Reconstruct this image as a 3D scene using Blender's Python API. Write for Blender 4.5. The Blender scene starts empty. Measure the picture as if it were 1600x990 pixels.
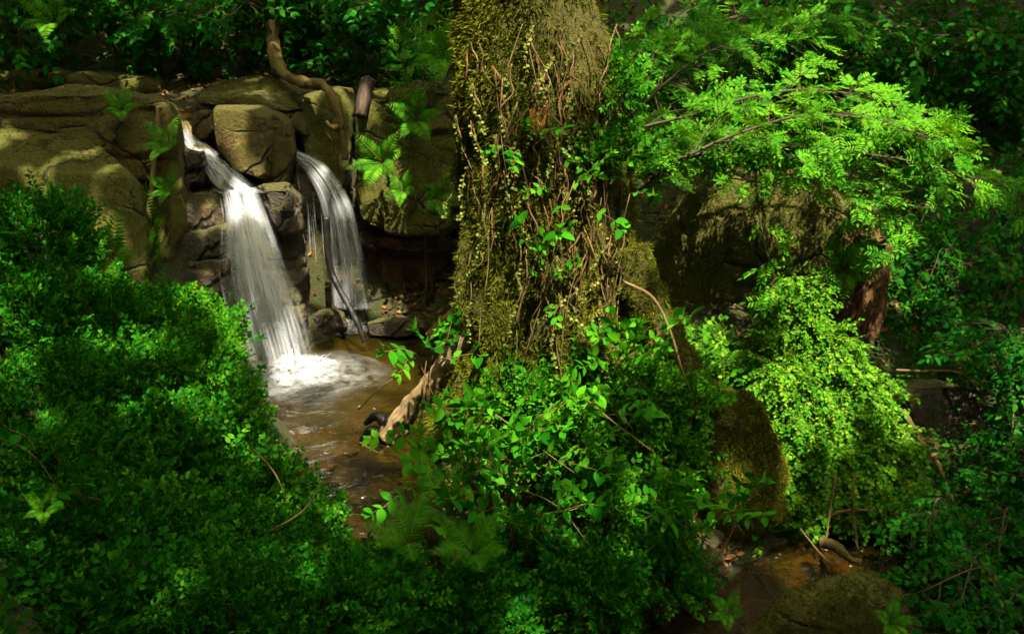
import bpy, math
import numpy as np
from mathutils import Vector, noise as mnoise

# ------------------------------------------------------------------ basics
RS = np.random.RandomState(7)
C = bpy.context.scene.collection
PI = math.pi
CAM_H, PITCH, FPX = 2.65, math.radians(18.0), 1390.0
SUN_TO = np.array([0.13, -0.47, 0.87]); SUN_TO /= np.linalg.norm(SUN_TO)

def P(u, v, Y):
    """world point seen at photo pixel (u, v), standing at depth Y (metres in front of the camera)"""
    dx = (u - 800.0) / FPX; dy = (495.0 - v) / FPX
    d = np.array([dx, math.cos(PITCH) + dy * math.sin(PITCH), -math.sin(PITCH) + dy * math.cos(PITCH)])
    return np.array([0, 0, CAM_H]) + d * (Y / d[1])

def norm(a):
    return a / np.maximum(np.linalg.norm(a, axis=-1, keepdims=True), 1e-9)

def _hash(ix, iy, iz, seed):
    h = (ix * 374761393 + iy * 668265263 + iz * 2147483647 + seed * 1274126177) & 0xffffffff
    h = ((h ^ (h >> 13)) * 1274126177) & 0xffffffff
    h = ((h ^ (h >> 16)) * 2246822519) & 0xffffffff
    return ((h ^ (h >> 15)) & 0xffffff) / float(0xffffff)

def vnoise(p, seed=0):
    """value noise in -1..1, vectorised"""
    p = np.asarray(p, float); i = np.floor(p).astype(np.int64); f = p - i
    f = f * f * f * (f * (f * 6 - 15) + 10)
    r = 0
    for a in (0, 1):
        wa = f[:, 0] if a else 1 - f[:, 0]
        for b in (0, 1):
            wb = f[:, 1] if b else 1 - f[:, 1]
            for c in (0, 1):
                wc = f[:, 2] if c else 1 - f[:, 2]
                r = r + wa * wb * wc * _hash(i[:, 0] + a, i[:, 1] + b, i[:, 2] + c, seed)
    return r * 2 - 1

def fbm(p, octaves=4, seed=0, gain=0.5, lac=2.07):
    p = np.asarray(p, float); a, s, t = 1.0, 0, 0
    for k in range(octaves):
        s = s + a * vnoise(p, seed + k * 17); t += a
        p = p * lac + 3.7; a *= gain
    return s / t

def smooth(a, b, x):
    t = np.clip((x - a) / (b - a), 0, 1)
    return t * t * (3 - 2 * t)

# ------------------------------------------------------------------ mesh builders
class Acc:
    """collects triangles (with per-vertex tone / wood values and uv) and links them as ONE mesh object"""
    def __init__(self):
        self.V, self.T, self.tone, self.wood, self.uv, self.n = [], [], [], [], [], 0
    def raw(self, V, T, tone=0.5, wood=0.0, uv=None):
        V = np.asarray(V, float); n = len(V)
        self.V.append(V); self.T.append(np.asarray(T, np.int64) + self.n)
        self.tone.append(np.broadcast_to(np.asarray(tone, float), (n,)))
        self.wood.append(np.broadcast_to(np.asarray(wood, float), (n,)))
        self.uv.append(np.zeros((n, 2)) if uv is None else np.asarray(uv, float)); self.n += n
    def inst(self, tpl, M, L, scale=1.0, dtone=0.0):
        """tpl = (V, T, tone, wood); M (k,3,3) columns are the axes; L (k,3)"""
        V, T, tone, wood = tpl; k = len(L)
        if k == 0: return
        sc = np.broadcast_to(np.asarray(scale, float), (k,))
        W = np.einsum('kij,nj->kni', M, V) * sc[:, None, None] + L[:, None, :]
        n = len(V)
        TT = (T[None] + (np.arange(k) * n)[:, None, None]).reshape(-1, 3)
        tn = np.clip(tone[None, :] + np.broadcast_to(np.asarray(dtone, float), (k,))[:, None], 0, 1).reshape(-1)
        self.raw(W.reshape(-1, 3), TT, tn, np.tile(wood, k))
    def build(self, name, mat, parent=None, origin=None, shade=False, kind=None):
        V = np.concatenate(self.V); T = np.concatenate(self.T)
        o = np.zeros(3) if origin is None else np.asarray(origin, float)
        me = mesh_from(V - o, T, name, shade)
        a = me.attributes.new('tone', 'FLOAT', 'POINT'); a.data.foreach_set('value', np.concatenate(self.tone).astype(np.float32))
        a = me.attributes.new('wood', 'FLOAT', 'POINT'); a.data.foreach_set('value', np.concatenate(self.wood).astype(np.float32))
        uv = np.concatenate(self.uv)
        if np.any(uv):
            l = me.uv_layers.new(name='UVMap'); l.data.foreach_set('uv', uv[T.reshape(-1)].astype(np.float32).reshape(-1))
        ob = link(name, me, mat, parent)
        if parent is None: ob.location = o
        if kind: ob['kind'] = kind
        return ob

def mesh_from(V, T, name, shade=False):
    me = bpy.data.meshes.new(name)
    me.vertices.add(len(V)); me.vertices.foreach_set('co', np.asarray(V, np.float32).reshape(-1))
    me.loops.add(len(T) * 3); me.loops.foreach_set('vertex_index', np.asarray(T, np.int32).reshape(-1))
    me.polygons.add(len(T))
    me.polygons.foreach_set('loop_start', np.arange(0, len(T) * 3, 3, dtype=np.int32))
    me.polygons.foreach_set('loop_total', np.full(len(T), 3, np.int32))
    if shade: me.polygons.foreach_set('use_smooth', np.ones(len(T), bool))
    me.update(calc_edges=True)
    return me

def link(name, me, mat, parent=None):
    ob = bpy.data.objects.new(name, me); C.objects.link(ob)
    if mat and not me.materials: me.materials.append(mat)
    ob.parent = parent
    return ob

def tag(o, label=None, cat=None, group=None, kind=None):
    if label: o['label'] = label
    if cat: o['category'] = cat
    if group: o['group'] = group
    if kind: o['kind'] = kind
    return o

def thing(name, label, cat, loc, group=None, rz=0.0):
    o = bpy.data.objects.new(name, None); C.objects.link(o)
    o.location = [float(q) for q in loc]; o.rotation_euler = (0, 0, rz); o.empty_display_size = 0.1
    return tag(o, label, cat, group)

def copy_thing(root, loc, rz, sc=1.0, label=None, group=None):
    r = root.copy(); C.objects.link(r); r.location = [float(q) for q in loc]; r.rotation_euler = (0, 0, rz); r.scale = (sc, sc, sc)
    if label: r['label'] = label
    if group: r['group'] = group
    for ch in list(root.children):
        c = ch.copy(); C.objects.link(c); c.parent = r
        for g in list(ch.children):
            d = g.copy(); C.objects.link(d); d.parent = c
    return r

def frames(d, up):
    y = norm(d); x = norm(np.cross(y, up)); z = np.cross(x, y)
    return np.stack([x, y, z], axis=-1)

def catmull(pts, n=8):
    p = np.asarray(pts, float)
    p = np.vstack([2 * p[0] - p[1], p, 2 * p[-1] - p[-2]]); out = []
    for i in range(1, len(p) - 2):
        for t in np.linspace(0, 1, n, endpoint=False):
            a, b, c, d = p[i - 1], p[i], p[i + 1], p[i + 2]
            out.append(0.5 * (2 * b + (c - a) * t + (2 * a - 5 * b + 4 * c - d) * t * t + (3 * b - a - 3 * c + d) * t ** 3))
    out.append(p[-2]); return np.array(out)

def tube(acc, path, r0, r1=None, sides=6, rough=0.0, seed=0, wood=1.0, tone=0.5, radii=None, flat=1.0):
    path = np.asarray(path, float); n = len(path)
    rad = np.linspace(r0, r0 if r1 is None else r1, n) if radii is None else np.interp(np.linspace(0, 1, n), np.linspace(0, 1, len(radii)), radii)
    t = norm(np.gradient(path, axis=0))
    ref = np.array([0, 0, 1.0]) if abs(t[:, 2]).mean() < 0.8 else np.array([0, 1.0, 0])
    x = norm(np.cross(t, ref)); y = np.cross(t, x)
    ang = np.linspace(0, 2 * PI, sides, endpoint=False)
    R = rad[:, None]
    V = path[:, None] + x[:, None] * (np.cos(ang)[None, :, None] * R[..., None]) + y[:, None] * (np.sin(ang)[None, :, None] * R[..., None] * flat)
    V = V.reshape(-1, 3)
    if rough:
        c = np.repeat(path, sides, axis=0); q = V.copy()
        f = fbm(q / (r0 * 2.2), 3, seed) * 0.6 + fbm(q / (r0 * 0.7), 2, seed + 5) * 0.4
        V = c + (V - c) * (1 + rough * f)[:, None]
    i = np.arange(n - 1)[:, None] * sides; j = np.arange(sides)[None]; k = (j + 1) % sides
    a, b, c_, d = i + j, i + k, i + sides + j, i + sides + k
    T = np.concatenate([np.stack([a, b, d], -1).reshape(-1, 3), np.stack([a, d, c_], -1).reshape(-1, 3)])
    V = np.vstack([V, path[:1], path[-1:]]); m = len(V)
    jj = np.arange(sides); kk = (jj + 1) % sides
    T = np.vstack([T, np.stack([np.full(sides, m - 2), kk, jj], -1), np.stack([np.full(sides, m - 1), (n - 1) * sides + jj, (n - 1) * sides + kk], -1)])
    vv = np.append(np.repeat(np.linspace(0, 1, n), sides), [0, 1]); uu = np.append(np.tile(ang / (2 * PI), n), [0, 0])
    acc.raw(V, T, tone, wood, np.stack([uu + 0.001, vv], -1))

# ------------------------------------------------------------------ materials
def new_mat(name):
    m = bpy.data.materials.new(name); m.use_nodes = True
    nt = m.node_tree; nt.nodes.clear()
    return m, nt

class N:
    def __init__(self, nt): self.nt = nt
    def __call__(self, t, **kw):
        n = self.nt.nodes.new(t)
        for k, v in kw.items(): setattr(n, k, v)
        return n
    def ln(self, a, b): self.nt.links.new(a, b)
    def math(self, op, a, b=None, clamp=False):
        n = self('ShaderNodeMath', operation=op, use_clamp=clamp)
        for i, q in enumerate((a, b)):
            if q is None: continue
            if isinstance(q, (int, float)): n.inputs[i].default_value = q
            else: self.ln(q, n.inputs[i])
        return n.outputs[0]
    def noise(self, vec, scale, detail=4, rough=0.55, dist=0.0):
        n = self('ShaderNodeTexNoise'); n.inputs['Scale'].default_value = scale; n.inputs['Detail'].default_value = detail
        n.inputs['Roughness'].default_value = rough; n.inputs['Distortion'].default_value = dist
        if vec is not None: self.ln(vec, n.inputs['Vector'])
        return n.outputs['Fac']
    def ramp(self, fac, stops, interp='LINEAR'):
        n = self('ShaderNodeValToRGB'); n.color_ramp.interpolation = interp; e = n.color_ramp.elements
        while len(e) < len(stops): e.new(0.5)
        for q, (p, c) in zip(e, stops):
            q.position = p; q.color = (c, c, c, 1) if isinstance(c, (int, float)) else (*c, 1)
        self.ln(fac, n.inputs[0]); return n.outputs[0]
    def mix(self, fac, a, b, mode='MIX'):
        n = self('ShaderNodeMix', data_type='RGBA', blend_type=mode)
        for s, q in ((n.inputs[0], fac), (n.inputs[6], a), (n.inputs[7], b)):
            if isinstance(q, (int, float)): s.default_value = q
            elif isinstance(q, tuple): s.default_value = (*q, 1)
            else: self.ln(q, s)
        return n.outputs[2]
    def scale(self, vec, s):
        n = self('ShaderNodeMapping'); n.inputs['Scale'].default_value = s; self.ln(vec, n.inputs[0]); return n.outputs[0]
    def attr(self, name): return self('ShaderNodeAttribute', attribute_name=name).outputs['Fac']
    def bump(self, h, strength, dist):
        n = self('ShaderNodeBump'); n.inputs['Strength'].default_value = strength; n.inputs['Distance'].default_value = dist
        self.ln(h, n.inputs['Height']); return n.outputs[0]
    def bsdf(self, col, rough, spec=0.5, nrm=None):
        n = self('ShaderNodeBsdfPrincipled')
        for s, q in (('Base Color', col), ('Roughness', rough)):
            if isinstance(q, (int, float)): n.inputs[s].default_value = q
            elif isinstance(q, tuple): n.inputs[s].default_value = (*q, 1)
            else: self.ln(q, n.inputs[s])
        n.inputs['Specular IOR Level'].default_value = spec
        if nrm is not None: self.ln(nrm, n.inputs['Normal'])
        return n.outputs[0]
    def out(self, s): self.ln(s, self('ShaderNodeOutputMaterial').inputs['Surface'])

def leaf_mat(name, dark, mid, light, trans=0.35, wood=(0.10, 0.062, 0.028), spec=0.03, rough=0.6, tcol=None):
    m, nt = new_mat(name); n = N(nt)
    geo = n('ShaderNodeNewGeometry')
    tone = n.attr('tone')
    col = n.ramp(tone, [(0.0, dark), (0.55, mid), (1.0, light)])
    blotch = n.noise(geo.outputs['Position'], 38.0, 3)
    col = n.mix(n.math('MULTIPLY', blotch, 0.35), col, n.mix(1.0, col, (0.55, 0.6, 0.5), 'MULTIPLY'))
    w = n.attr('wood')
    colw = n.mix(w, col, wood)
    p = n.bsdf(colw, rough, spec)
    tr = n('ShaderNodeBsdfTranslucent')
    n.ln(n.mix(1.0, col, tcol or (1.5, 1.25, 0.35), 'MULTIPLY'), tr.inputs[0])
    mx = n('ShaderNodeMixShader')
    n.ln(n.math('MULTIPLY', n.math('SUBTRACT', 1.0, w), trans), mx.inputs[0]); n.ln(p, mx.inputs[1]); n.ln(tr.outputs[0], mx.inputs[2])
    n.out(mx.outputs[0]); return m

def rock_mat(name, cols, moss=0.5, mosscol=((0.034, 0.030, 0.003), (0.115, 0.102, 0.007)), wet=0.0, lichen=0.3, scale=1.0, cracks=True):
    m, nt = new_mat(name); n = N(nt)
    tc = n('ShaderNodeTexCoord').outputs['Object']
    geo = n('ShaderNodeNewGeometry')
    big = n.noise(tc, 2.3 * scale, 5, 0.6, 0.4)
    med = n.noise(tc, 9.0 * scale, 6, 0.62)
    fine = n.noise(tc, 46.0 * scale, 5, 0.65)
    strata = n.noise(n.scale(tc, (1.2, 1.2, 9.0)), 2.0 * scale, 4, 0.6, 0.3)
    mixf = n.math('ADD', n.math('MULTIPLY', big, 0.5), n.math('ADD', n.math('MULTIPLY', med, 0.3), n.math('MULTIPLY', strata, 0.2)))
    col = n.ramp(mixf, [(0.34, cols[0]), (0.5, cols[1]), (0.66, cols[2])])
    grain = n.ramp(fine, [(0.34, (0.32, 0.31, 0.30)), (0.66, (1.5, 1.48, 1.4))])
    col = n.mix(0.9, col, grain, 'MULTIPLY')
    # pale lichen flecks
    lf = n.ramp(n.noise(tc, 27.0, 2, 0.5), [(0.72 - 0.06 * lichen, 0.0), (0.78 - 0.06 * lichen, 1.0)])
    col = n.mix(n.math('MULTIPLY', lf, 0.45), col, (0.30, 0.25, 0.09))
    # rust / iron stains
    rf = n.ramp(n.noise(n.scale(tc, (2.2, 2.2, 0.6)), 2.2, 4, 0.6), [(0.56, 0.0), (0.72, 1.0)])
    col = n.mix(n.math('MULTIPLY', rf, 0.5), col, (0.17, 0.065, 0.012))
    # moss grows where the stone faces up, in ragged patches
    sep = n('ShaderNodeSeparateXYZ'); n.ln(geo.outputs['Normal'], sep.inputs[0])
    upz = n.math('MULTIPLY', sep.outputs['Z'], 0.30)
    mf = n.math('ADD', n.math('ADD', n.noise(tc, 3.4, 6, 0.68, 0.5), upz), (moss - 0.5) * 0.55)
    mf = n.ramp(mf, [(0.50, 0.0), (0.64, 1.0)])
    mc = n.mix(n.ramp(n.noise(tc, 60.0, 4, 0.7), [(0.32, 0.0), (0.68, 1.0)]), mosscol[0], mosscol[1])
    col = n.mix(n.math('MULTIPLY', mf, 0.92), col, mc)
    hgt = n.math('ADD', n.math('MULTIPLY', med, 1.0), n.math('ADD', n.math('MULTIPLY', fine, 0.75), n.math('MULTIPLY', n.noise(tc, 130.0, 3, 0.7), n.math('ADD', 0.15, n.math('MULTIPLY', mf, 0.4)))))
    if cracks:
        wv = n('ShaderNodeTexNoise'); wv.inputs['Scale'].default_value = 3.0; wv.inputs['Detail'].default_value = 4; n.ln(tc, wv.inputs['Vector'])
        q = n('ShaderNodeMix', data_type='VECTOR'); q.inputs[0].default_value = 0.22; n.ln(n.scale(tc, (1.0, 1.0, 1.5)), q.inputs[4]); n.ln(wv.outputs['Color'], q.inputs[5])
        vo = n('ShaderNodeTexVoronoi', feature='DISTANCE_TO_EDGE'); vo.inputs['Scale'].default_value = 2.6; n.ln(q.outputs[1], vo.inputs['Vector'])
        ck = n.ramp(vo.outputs['Distance'], [(0.0, 0.0), (0.045, 1.0)])
        gate = n.ramp(n.noise(tc, 1.9, 2, 0.5), [(0.42, 0.0), (0.56, 1.0)])
        ck = n.math('ADD', n.math('MULTIPLY', ck, gate), n.math('SUBTRACT', 1.0, gate))
        hgt = n.math('ADD', hgt, n.math('MULTIPLY', ck, 1.4))
        col = n.mix(n.math('MULTIPLY', n.math('SUBTRACT', 1.0, ck), 0.8), col, (0.012, 0.008, 0.003))
    nrm = n.bump(hgt, 1.0, 0.05)
    r = n.math('SUBTRACT', 0.88, n.math('MULTIPLY', n.math('SUBTRACT', 1.0, mf), wet))
    n.out(n.bsdf(col, r, 0.3 + 0.4 * wet, nrm)); return m

def bark_mat(name, cols, rough=0.9, stretch=(1, 1, 0.12), sc=26, bump=0.02, spec=0.2, grain=None):
    m, nt = new_mat(name); n = N(nt)
    uv = n('ShaderNodeTexCoord').outputs['Object']
    if grain: f = n.noise(n.scale(n('ShaderNodeTexCoord').outputs['UV'], (grain[0], grain[1], 1)), 1.0, 6, 0.65, 0.5)
    else: f = n.noise(n.scale(uv, stretch), sc, 6, 0.65, 0.6)
    g = n.noise(uv, 7.0, 4, 0.6)
    col = n.ramp(n.math('ADD', n.math('MULTIPLY', f, 0.65), n.math('MULTIPLY', g, 0.35)), [(0.32, cols[0]), (0.52, cols[1]), (0.7, cols[2])])
    n.out(n.bsdf(col, rough, spec, n.bump(f, 0.9, bump))); return m

M = {}
M['bilberry'] = leaf_mat('bilberry_leaf', (0.004, 0.046, 0.002), (0.013, 0.108, 0.003), (0.065, 0.19, 0.005), wood=(0.02, 0.035, 0.006))
M['honeysuckle'] = leaf_mat('honeysuckle_leaf', (0.007, 0.070, 0.002), (0.020, 0.14, 0.003), (0.060, 0.21, 0.005), wood=(0.10, 0.07, 0.022))
M['bright'] = leaf_mat('bright_leaf', (0.018, 0.10, 0.003), (0.055, 0.17, 0.005), (0.15, 0.26, 0.011), trans=0.3)
M['rowan'] = leaf_mat('rowan_leaf', (0.012, 0.085, 0.003), (0.034, 0.155, 0.004), (0.085, 0.22, 0.007), wood=(0.07, 0.05, 0.028))
M['beech'] = leaf_mat('beech_leaf', (0.003, 0.050, 0.003), (0.010, 0.095, 0.004), (0.03, 0.15, 0.005), wood=(0.09, 0.05, 0.025))
M['fern'] = leaf_mat('fern_leaf', (0.012, 0.085, 0.003), (0.038, 0.155, 0.005), (0.10, 0.24, 0.008), wood=(0.10, 0.12, 0.02))
M['ivy'] = leaf_mat('ivy_leaf', (0.045, 0.075, 0.008), (0.085, 0.115, 0.014), (0.17, 0.18, 0.04), trans=0.15, wood=(0.10, 0.055, 0.016))
M['cover'] = leaf_mat('ground_leaf', (0.004, 0.055, 0.002), (0.016, 0.115, 0.003), (0.06, 0.18, 0.004), wood=(0.03, 0.04, 0.008))
M['moss'] = leaf_mat('moss_strand', (0.016, 0.021, 0.001), (0.068, 0.078, 0.003), (0.18, 0.18, 0.007), trans=0.25, spec=0.1, rough=0.8, tcol=(1.2, 1.1, 0.4))
M['litter'] = leaf_mat('dead_leaf', (0.05, 0.022, 0.008), (0.12, 0.055, 0.018), (0.24, 0.13, 0.05), trans=0.1, tcol=(1, 1, 1))
M['sunshade'] = leaf_mat('sunshade_leaf', (0.02, 0.08, 0.008), (0.04, 0.12, 0.01), (0.07, 0.16, 0.015), trans=0.35)
M['rock'] = rock_mat('brown_sandstone', ((0.028, 0.017, 0.004), (0.084, 0.054, 0.011), (0.17, 0.115, 0.028)), 0.62)
M['rock_mossy'] = rock_mat('mossy_sandstone', ((0.024, 0.016, 0.004), (0.066, 0.043, 0.010), (0.14, 0.095, 0.022)), 0.90, ((0.040, 0.040, 0.003), (0.125, 0.122, 0.007)))
M['rock_tan'] = rock_mat('tan_sandstone', ((0.032, 0.020, 0.004), (0.092, 0.062, 0.013), (0.19, 0.135, 0.034)), 0.56)
M['rock_wet'] = rock_mat('wet_sandstone', ((0.010, 0.007, 0.002), (0.034, 0.024, 0.006), (0.090, 0.062, 0.014)), 0.34, wet=0.5, lichen=0.0)
M['rock_red'] = rock_mat('red_sandstone', ((0.03, 0.012, 0.006), (0.085, 0.038, 0.016), (0.17, 0.09, 0.03)), 0.30, wet=0.2)
M['stone'] = rock_mat('river_stone', ((0.05, 0.030, 0.007), (0.14, 0.090, 0.018), (0.28, 0.19, 0.045)), 0.30, wet=0.35)
M['soil'] = rock_mat('forest_soil', ((0.022, 0.012, 0.005), (0.05, 0.028, 0.010), (0.095, 0.056, 0.02)), 0.45, ((0.015, 0.022, 0.002), (0.05, 0.06, 0.005)), lichen=0.0)
M['trunk'] = rock_mat('mossy_bark', ((0.022, 0.012, 0.004), (0.060, 0.032, 0.008), (0.13, 0.075, 0.018)), 0.84, scale=1.3, cracks=False)
M['bark'] = bark_mat('tree_bark', ((0.028, 0.014, 0.006), (0.085, 0.046, 0.015), (0.17, 0.10, 0.035)))
M['twig'] = bark_mat('twig_bark', ((0.045, 0.028, 0.009), (0.10, 0.064, 0.022), (0.19, 0.125, 0.05)), sc=40, bump=0.004, grain=(8, 14))
M['dark_twig'] = bark_mat('dark_twig_bark', ((0.02, 0.014, 0.008), (0.05, 0.035, 0.02), (0.12, 0.09, 0.05)), sc=40, bump=0.004, grain=(8, 14))
M['log'] = bark_mat('bare_log_wood', ((0.06, 0.037, 0.014), (0.18, 0.122, 0.052), (0.32, 0.235, 0.115)), sc=30, bump=0.012, grain=(22, 5))
M['root'] = bark_mat('old_root_wood', ((0.028, 0.020, 0.005), (0.08, 0.055, 0.013), (0.17, 0.115, 0.034)), sc=24, bump=0.012, grain=(16, 6))
M['wet_wood'] = bark_mat('wet_black_wood', ((0.003, 0.003, 0.002), (0.007, 0.006, 0.004), (0.018, 0.014, 0.009)), rough=0.3, sc=24, bump=0.008, spec=0.3, grain=(16, 5))
M['stump'] = bark_mat('rotten_wood', ((0.025, 0.011, 0.005), (0.075, 0.033, 0.012), (0.14, 0.07, 0.026)), sc=22, bump=0.02)
M['timber'] = bark_mat('old_timber', ((0.02, 0.013, 0.008), (0.05, 0.033, 0.02), (0.10, 0.07, 0.045)), sc=24, bump=0.01, grain=(12, 3))
M['fibre'] = bark_mat('root_fibre', ((0.030, 0.015, 0.004), (0.075, 0.038, 0.010), (0.14, 0.078, 0.020)), sc=24, bump=0.004, grain=(8, 10))
M['scar'] = bark_mat('torn_orange_wood', ((0.14, 0.05, 0.008), (0.30, 0.12, 0.02), (0.42, 0.22, 0.05)), sc=24, bump=0.006, grain=(8, 4))
M['plank'] = bark_mat('red_plank_wood', ((0.07, 0.025, 0.008), (0.16, 0.065, 0.018), (0.25, 0.12, 0.04)), sc=24, bump=0.01, grain=(14, 3))

def water_mat(name, tint, rscale, bump, murk=0.16):
    m, nt = new_mat(name); n = N(nt)
    tc = n('ShaderNodeTexCoord').outputs['Object']
    h = n.math('ADD', n.noise(n.scale(tc, (1.0, 1.6, 1)), rscale, 3, 0.55, 0.8), n.math('MULTIPLY', n.noise(n.scale(tc, (1.0, 2.0, 1)), rscale * 3.1, 2, 0.5, 0.5), 0.35))
    nrm = n.bump(h, 0.7, bump)
    fr = n('ShaderNodeFresnel'); fr.inputs['IOR'].default_value = 1.33; n.ln(nrm, fr.inputs['Normal'])
    tr = n('ShaderNodeBsdfTransparent'); tr.inputs[0].default_value = (*tint, 1)
    gl = n('ShaderNodeBsdfGlossy'); gl.inputs['Roughness'].default_value = 0.10; n.ln(nrm, gl.inputs['Normal'])
    df = n('ShaderNodeBsdfDiffuse'); df.inputs[0].default_value = (0.075, 0.052, 0.006, 1)
    m0 = n('ShaderNodeMixShader'); m0.inputs[0].default_value = murk; n.ln(tr.outputs[0], m0.inputs[1]); n.ln(df.outputs[0], m0.inputs[2])
    mx = n('ShaderNodeMixShader'); n.ln(n.math('MULTIPLY', fr.outputs[0], 0.9, True), mx.inputs[0]); n.ln(m0.outputs[0], mx.inputs[1]); n.ln(gl.outputs[0], mx.inputs[2])
    n.out(mx.outputs[0]); return m
M['water'] = water_mat('pool_water', (0.80, 0.60, 0.22), 7.0, 0.07, 0.12)
M['brook'] = water_mat('brook_water', (0.80, 0.60, 0.28), 9.0, 0.05, 0.05)

def fall_mat(name, su, sv, lo, hi, gain):
    """white water: a veil of thin streaks, open between them; u across (m), v along (m)"""
    m, nt = new_mat(name); n = N(nt)
    uv = n('ShaderNodeUVMap', uv_map='UVMap').outputs[0]
    a = n.noise(n.scale(uv, (su, sv, 1)), 1.0, 5, 0.62, 0.15)
    b = n.noise(n.scale(uv, (su * 0.22, sv * 0.7, 1)), 1.0, 3, 0.5, 0.2)
    s = n.math('ADD', n.math('MULTIPLY', a, 0.5), n.math('MULTIPLY', b, 0.5))
    al = n.ramp(s, [(lo, 0.0), (hi, 1.0)])
    al = n.math('MULTIPLY', n.math('MULTIPLY', al, n.attr('tone')), gain, True)
    d = n('ShaderNodeBsdfDiffuse'); d.inputs[0].default_value = (0.62, 0.64, 0.64, 1)
    t2 = n('ShaderNodeBsdfTranslucent'); t2.inputs[0].default_value = (0.62, 0.64, 0.64, 1)
    w = n('ShaderNodeMixShader'); w.inputs[0].default_value = 0.4; n.ln(d.outputs[0], w.inputs[1]); n.ln(t2.outputs[0], w.inputs[2])
    tr = n('ShaderNodeBsdfTransparent')
    mx = n('ShaderNodeMixShader'); n.ln(al, mx.inputs[0]); n.ln(tr.outputs[0], mx.inputs[1]); n.ln(w.outputs[0], mx.inputs[2])
    n.out(mx.outputs[0]); return m
M['fall'] = fall_mat('falling_water', 52.0, 1.0, 0.45, 0.64, 0.64)
M['foam'] = fall_mat('white_foam', 3.0, 15.0, 0.40, 0.66, 0.85)
M['thin_fall'] = fall_mat('thin_falling_water', 60.0, 1.1, 0.45, 0.66, 0.66)
M['strand'] = fall_mat('water_strand', 160.0, 2.0, 0.30, 0.60, 0.8)

# ------------------------------------------------------------------ terrain
CP = []   # control points x, y, z of the ground
def cp(x, y, z): CP.append((x, y, z))
def cpp(u, v, Y, dz=0.0): q = P(u, v, Y); CP.append((q[0], q[1], q[2] + dz))
for x, y in ((-1.9, 6.9), (-1.4, 6.9), (-0.9, 6.7), (-1.8, 6.2), (-1.2, 6.0), (-0.7, 5.9), (-1.2, 5.2), (-0.75, 5.0), (-1.0, 4.6), (-0.55, 6.6)): cp(x, y, -0.30)
for x, y in ((-1.4, 7.9), (-0.9, 7.7)): cp(x, y, -0.02)
for x, y in ((-0.4, 7.5), (-0.3, 7.0)): cp(x, y, 0.12)
cp(-0.8, 8.2, 0.3); cp(-0.3, 8.3, 0.45)
cp(-0.95, 4.15, 0.02); cp(-0.5, 4.1, -0.05)                       # lip between pool and brook
for x, y in ((-0.3, 3.7), (0.4, 3.6), (1.0, 3.9), (1.35, 4.1), (1.6, 4.6), (2.2, 4.9), (2.9, 4.8), (3.8, 4.9), (1.4, 3.4), (2.0, 4.1), (2.0, 3.4)): cp(x, y, -0.55)
cp(5.5, 5.0, -0.6); cp(9, 5.0, -0.8); cp(14, 5, -0.9)
for x, y, z in ((0.2, 5.2, .55), (0.2, 5.8, .45), (0.1, 4.75, .42), (-0.25, 5.0, .35), (0.75, 5.1, .5), (0.4, 4.4, .1), (-0.1, 4.4, 0.05), (0.8, 4.5, .15), (1.1, 4.8, .0), (0.0, 6.4, .3), (0.9, 6.0, .6), (0.6, 7.2, .9), (0.0, 7.4, .4)): cp(x, y, z)
for x, y, z in ((1.3, 5.5, .5), (1.8, 5.5, .3), (1.7, 6.2, .7), (2.4, 5.5, .15), (2.5, 6.3, .6), (3.1, 5.6, .1), (3.2, 6.6, .55), (2.2, 7.5, 1.3), (1.2, 7.8, 1.5)): cp(x, y, z)
cpp(1480, 400, 7.5); cpp(1580, 400, 7.3); cpp(1450, 300, 8.2); cpp(1600, 300, 8.0); cpp(1400, 200, 9.2); cpp(1600, 480, 6.4); cpp(1500, 500, 6.6); cpp(1550, 700, 5.3)
cpp(1100, 200, 9.0); cpp(1200, 100, 10.5); cpp(1500, 100, 10.5); cpp(1700, 250, 8.5); cpp(1750, 600, 5.8)
for x, y, z in ((-3.3, 8.0, 1.9), (-2.7, 8.1, 1.86), (-4.5, 9.0, 1.95), (-3.5, 8.8, 1.92), (-2.2, 8.7, 2.0), (-1.8, 9.2, 2.1), (-1.0, 8.9, 2.15), (-0.4, 8.9, 2.2), (-2.5, 9.8, 2.25), (-0.8, 9.9, 2.4), (-4.6, 10.2, 2.3)): cp(x, y, z)
for x, y, z in ((-3.2, 7.4, 1.7), (-3.6, 6.6, 1.5), (-4.6, 7.0, 1.9), (-5.5, 7.8, 2.0)): cp(x, y, z)
for x in (-12, -8, -5, -2.5, 0, 2.5, 5, 8, 12):
    cp(x, 12.0, 4.1 + 0.2 * math.sin(x)); cp(x * 1.2, 16.0, 7.8); cp(x * 1.6, 24, 13.0)
    cp(x * 2.6, 45, 20.0)
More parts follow.
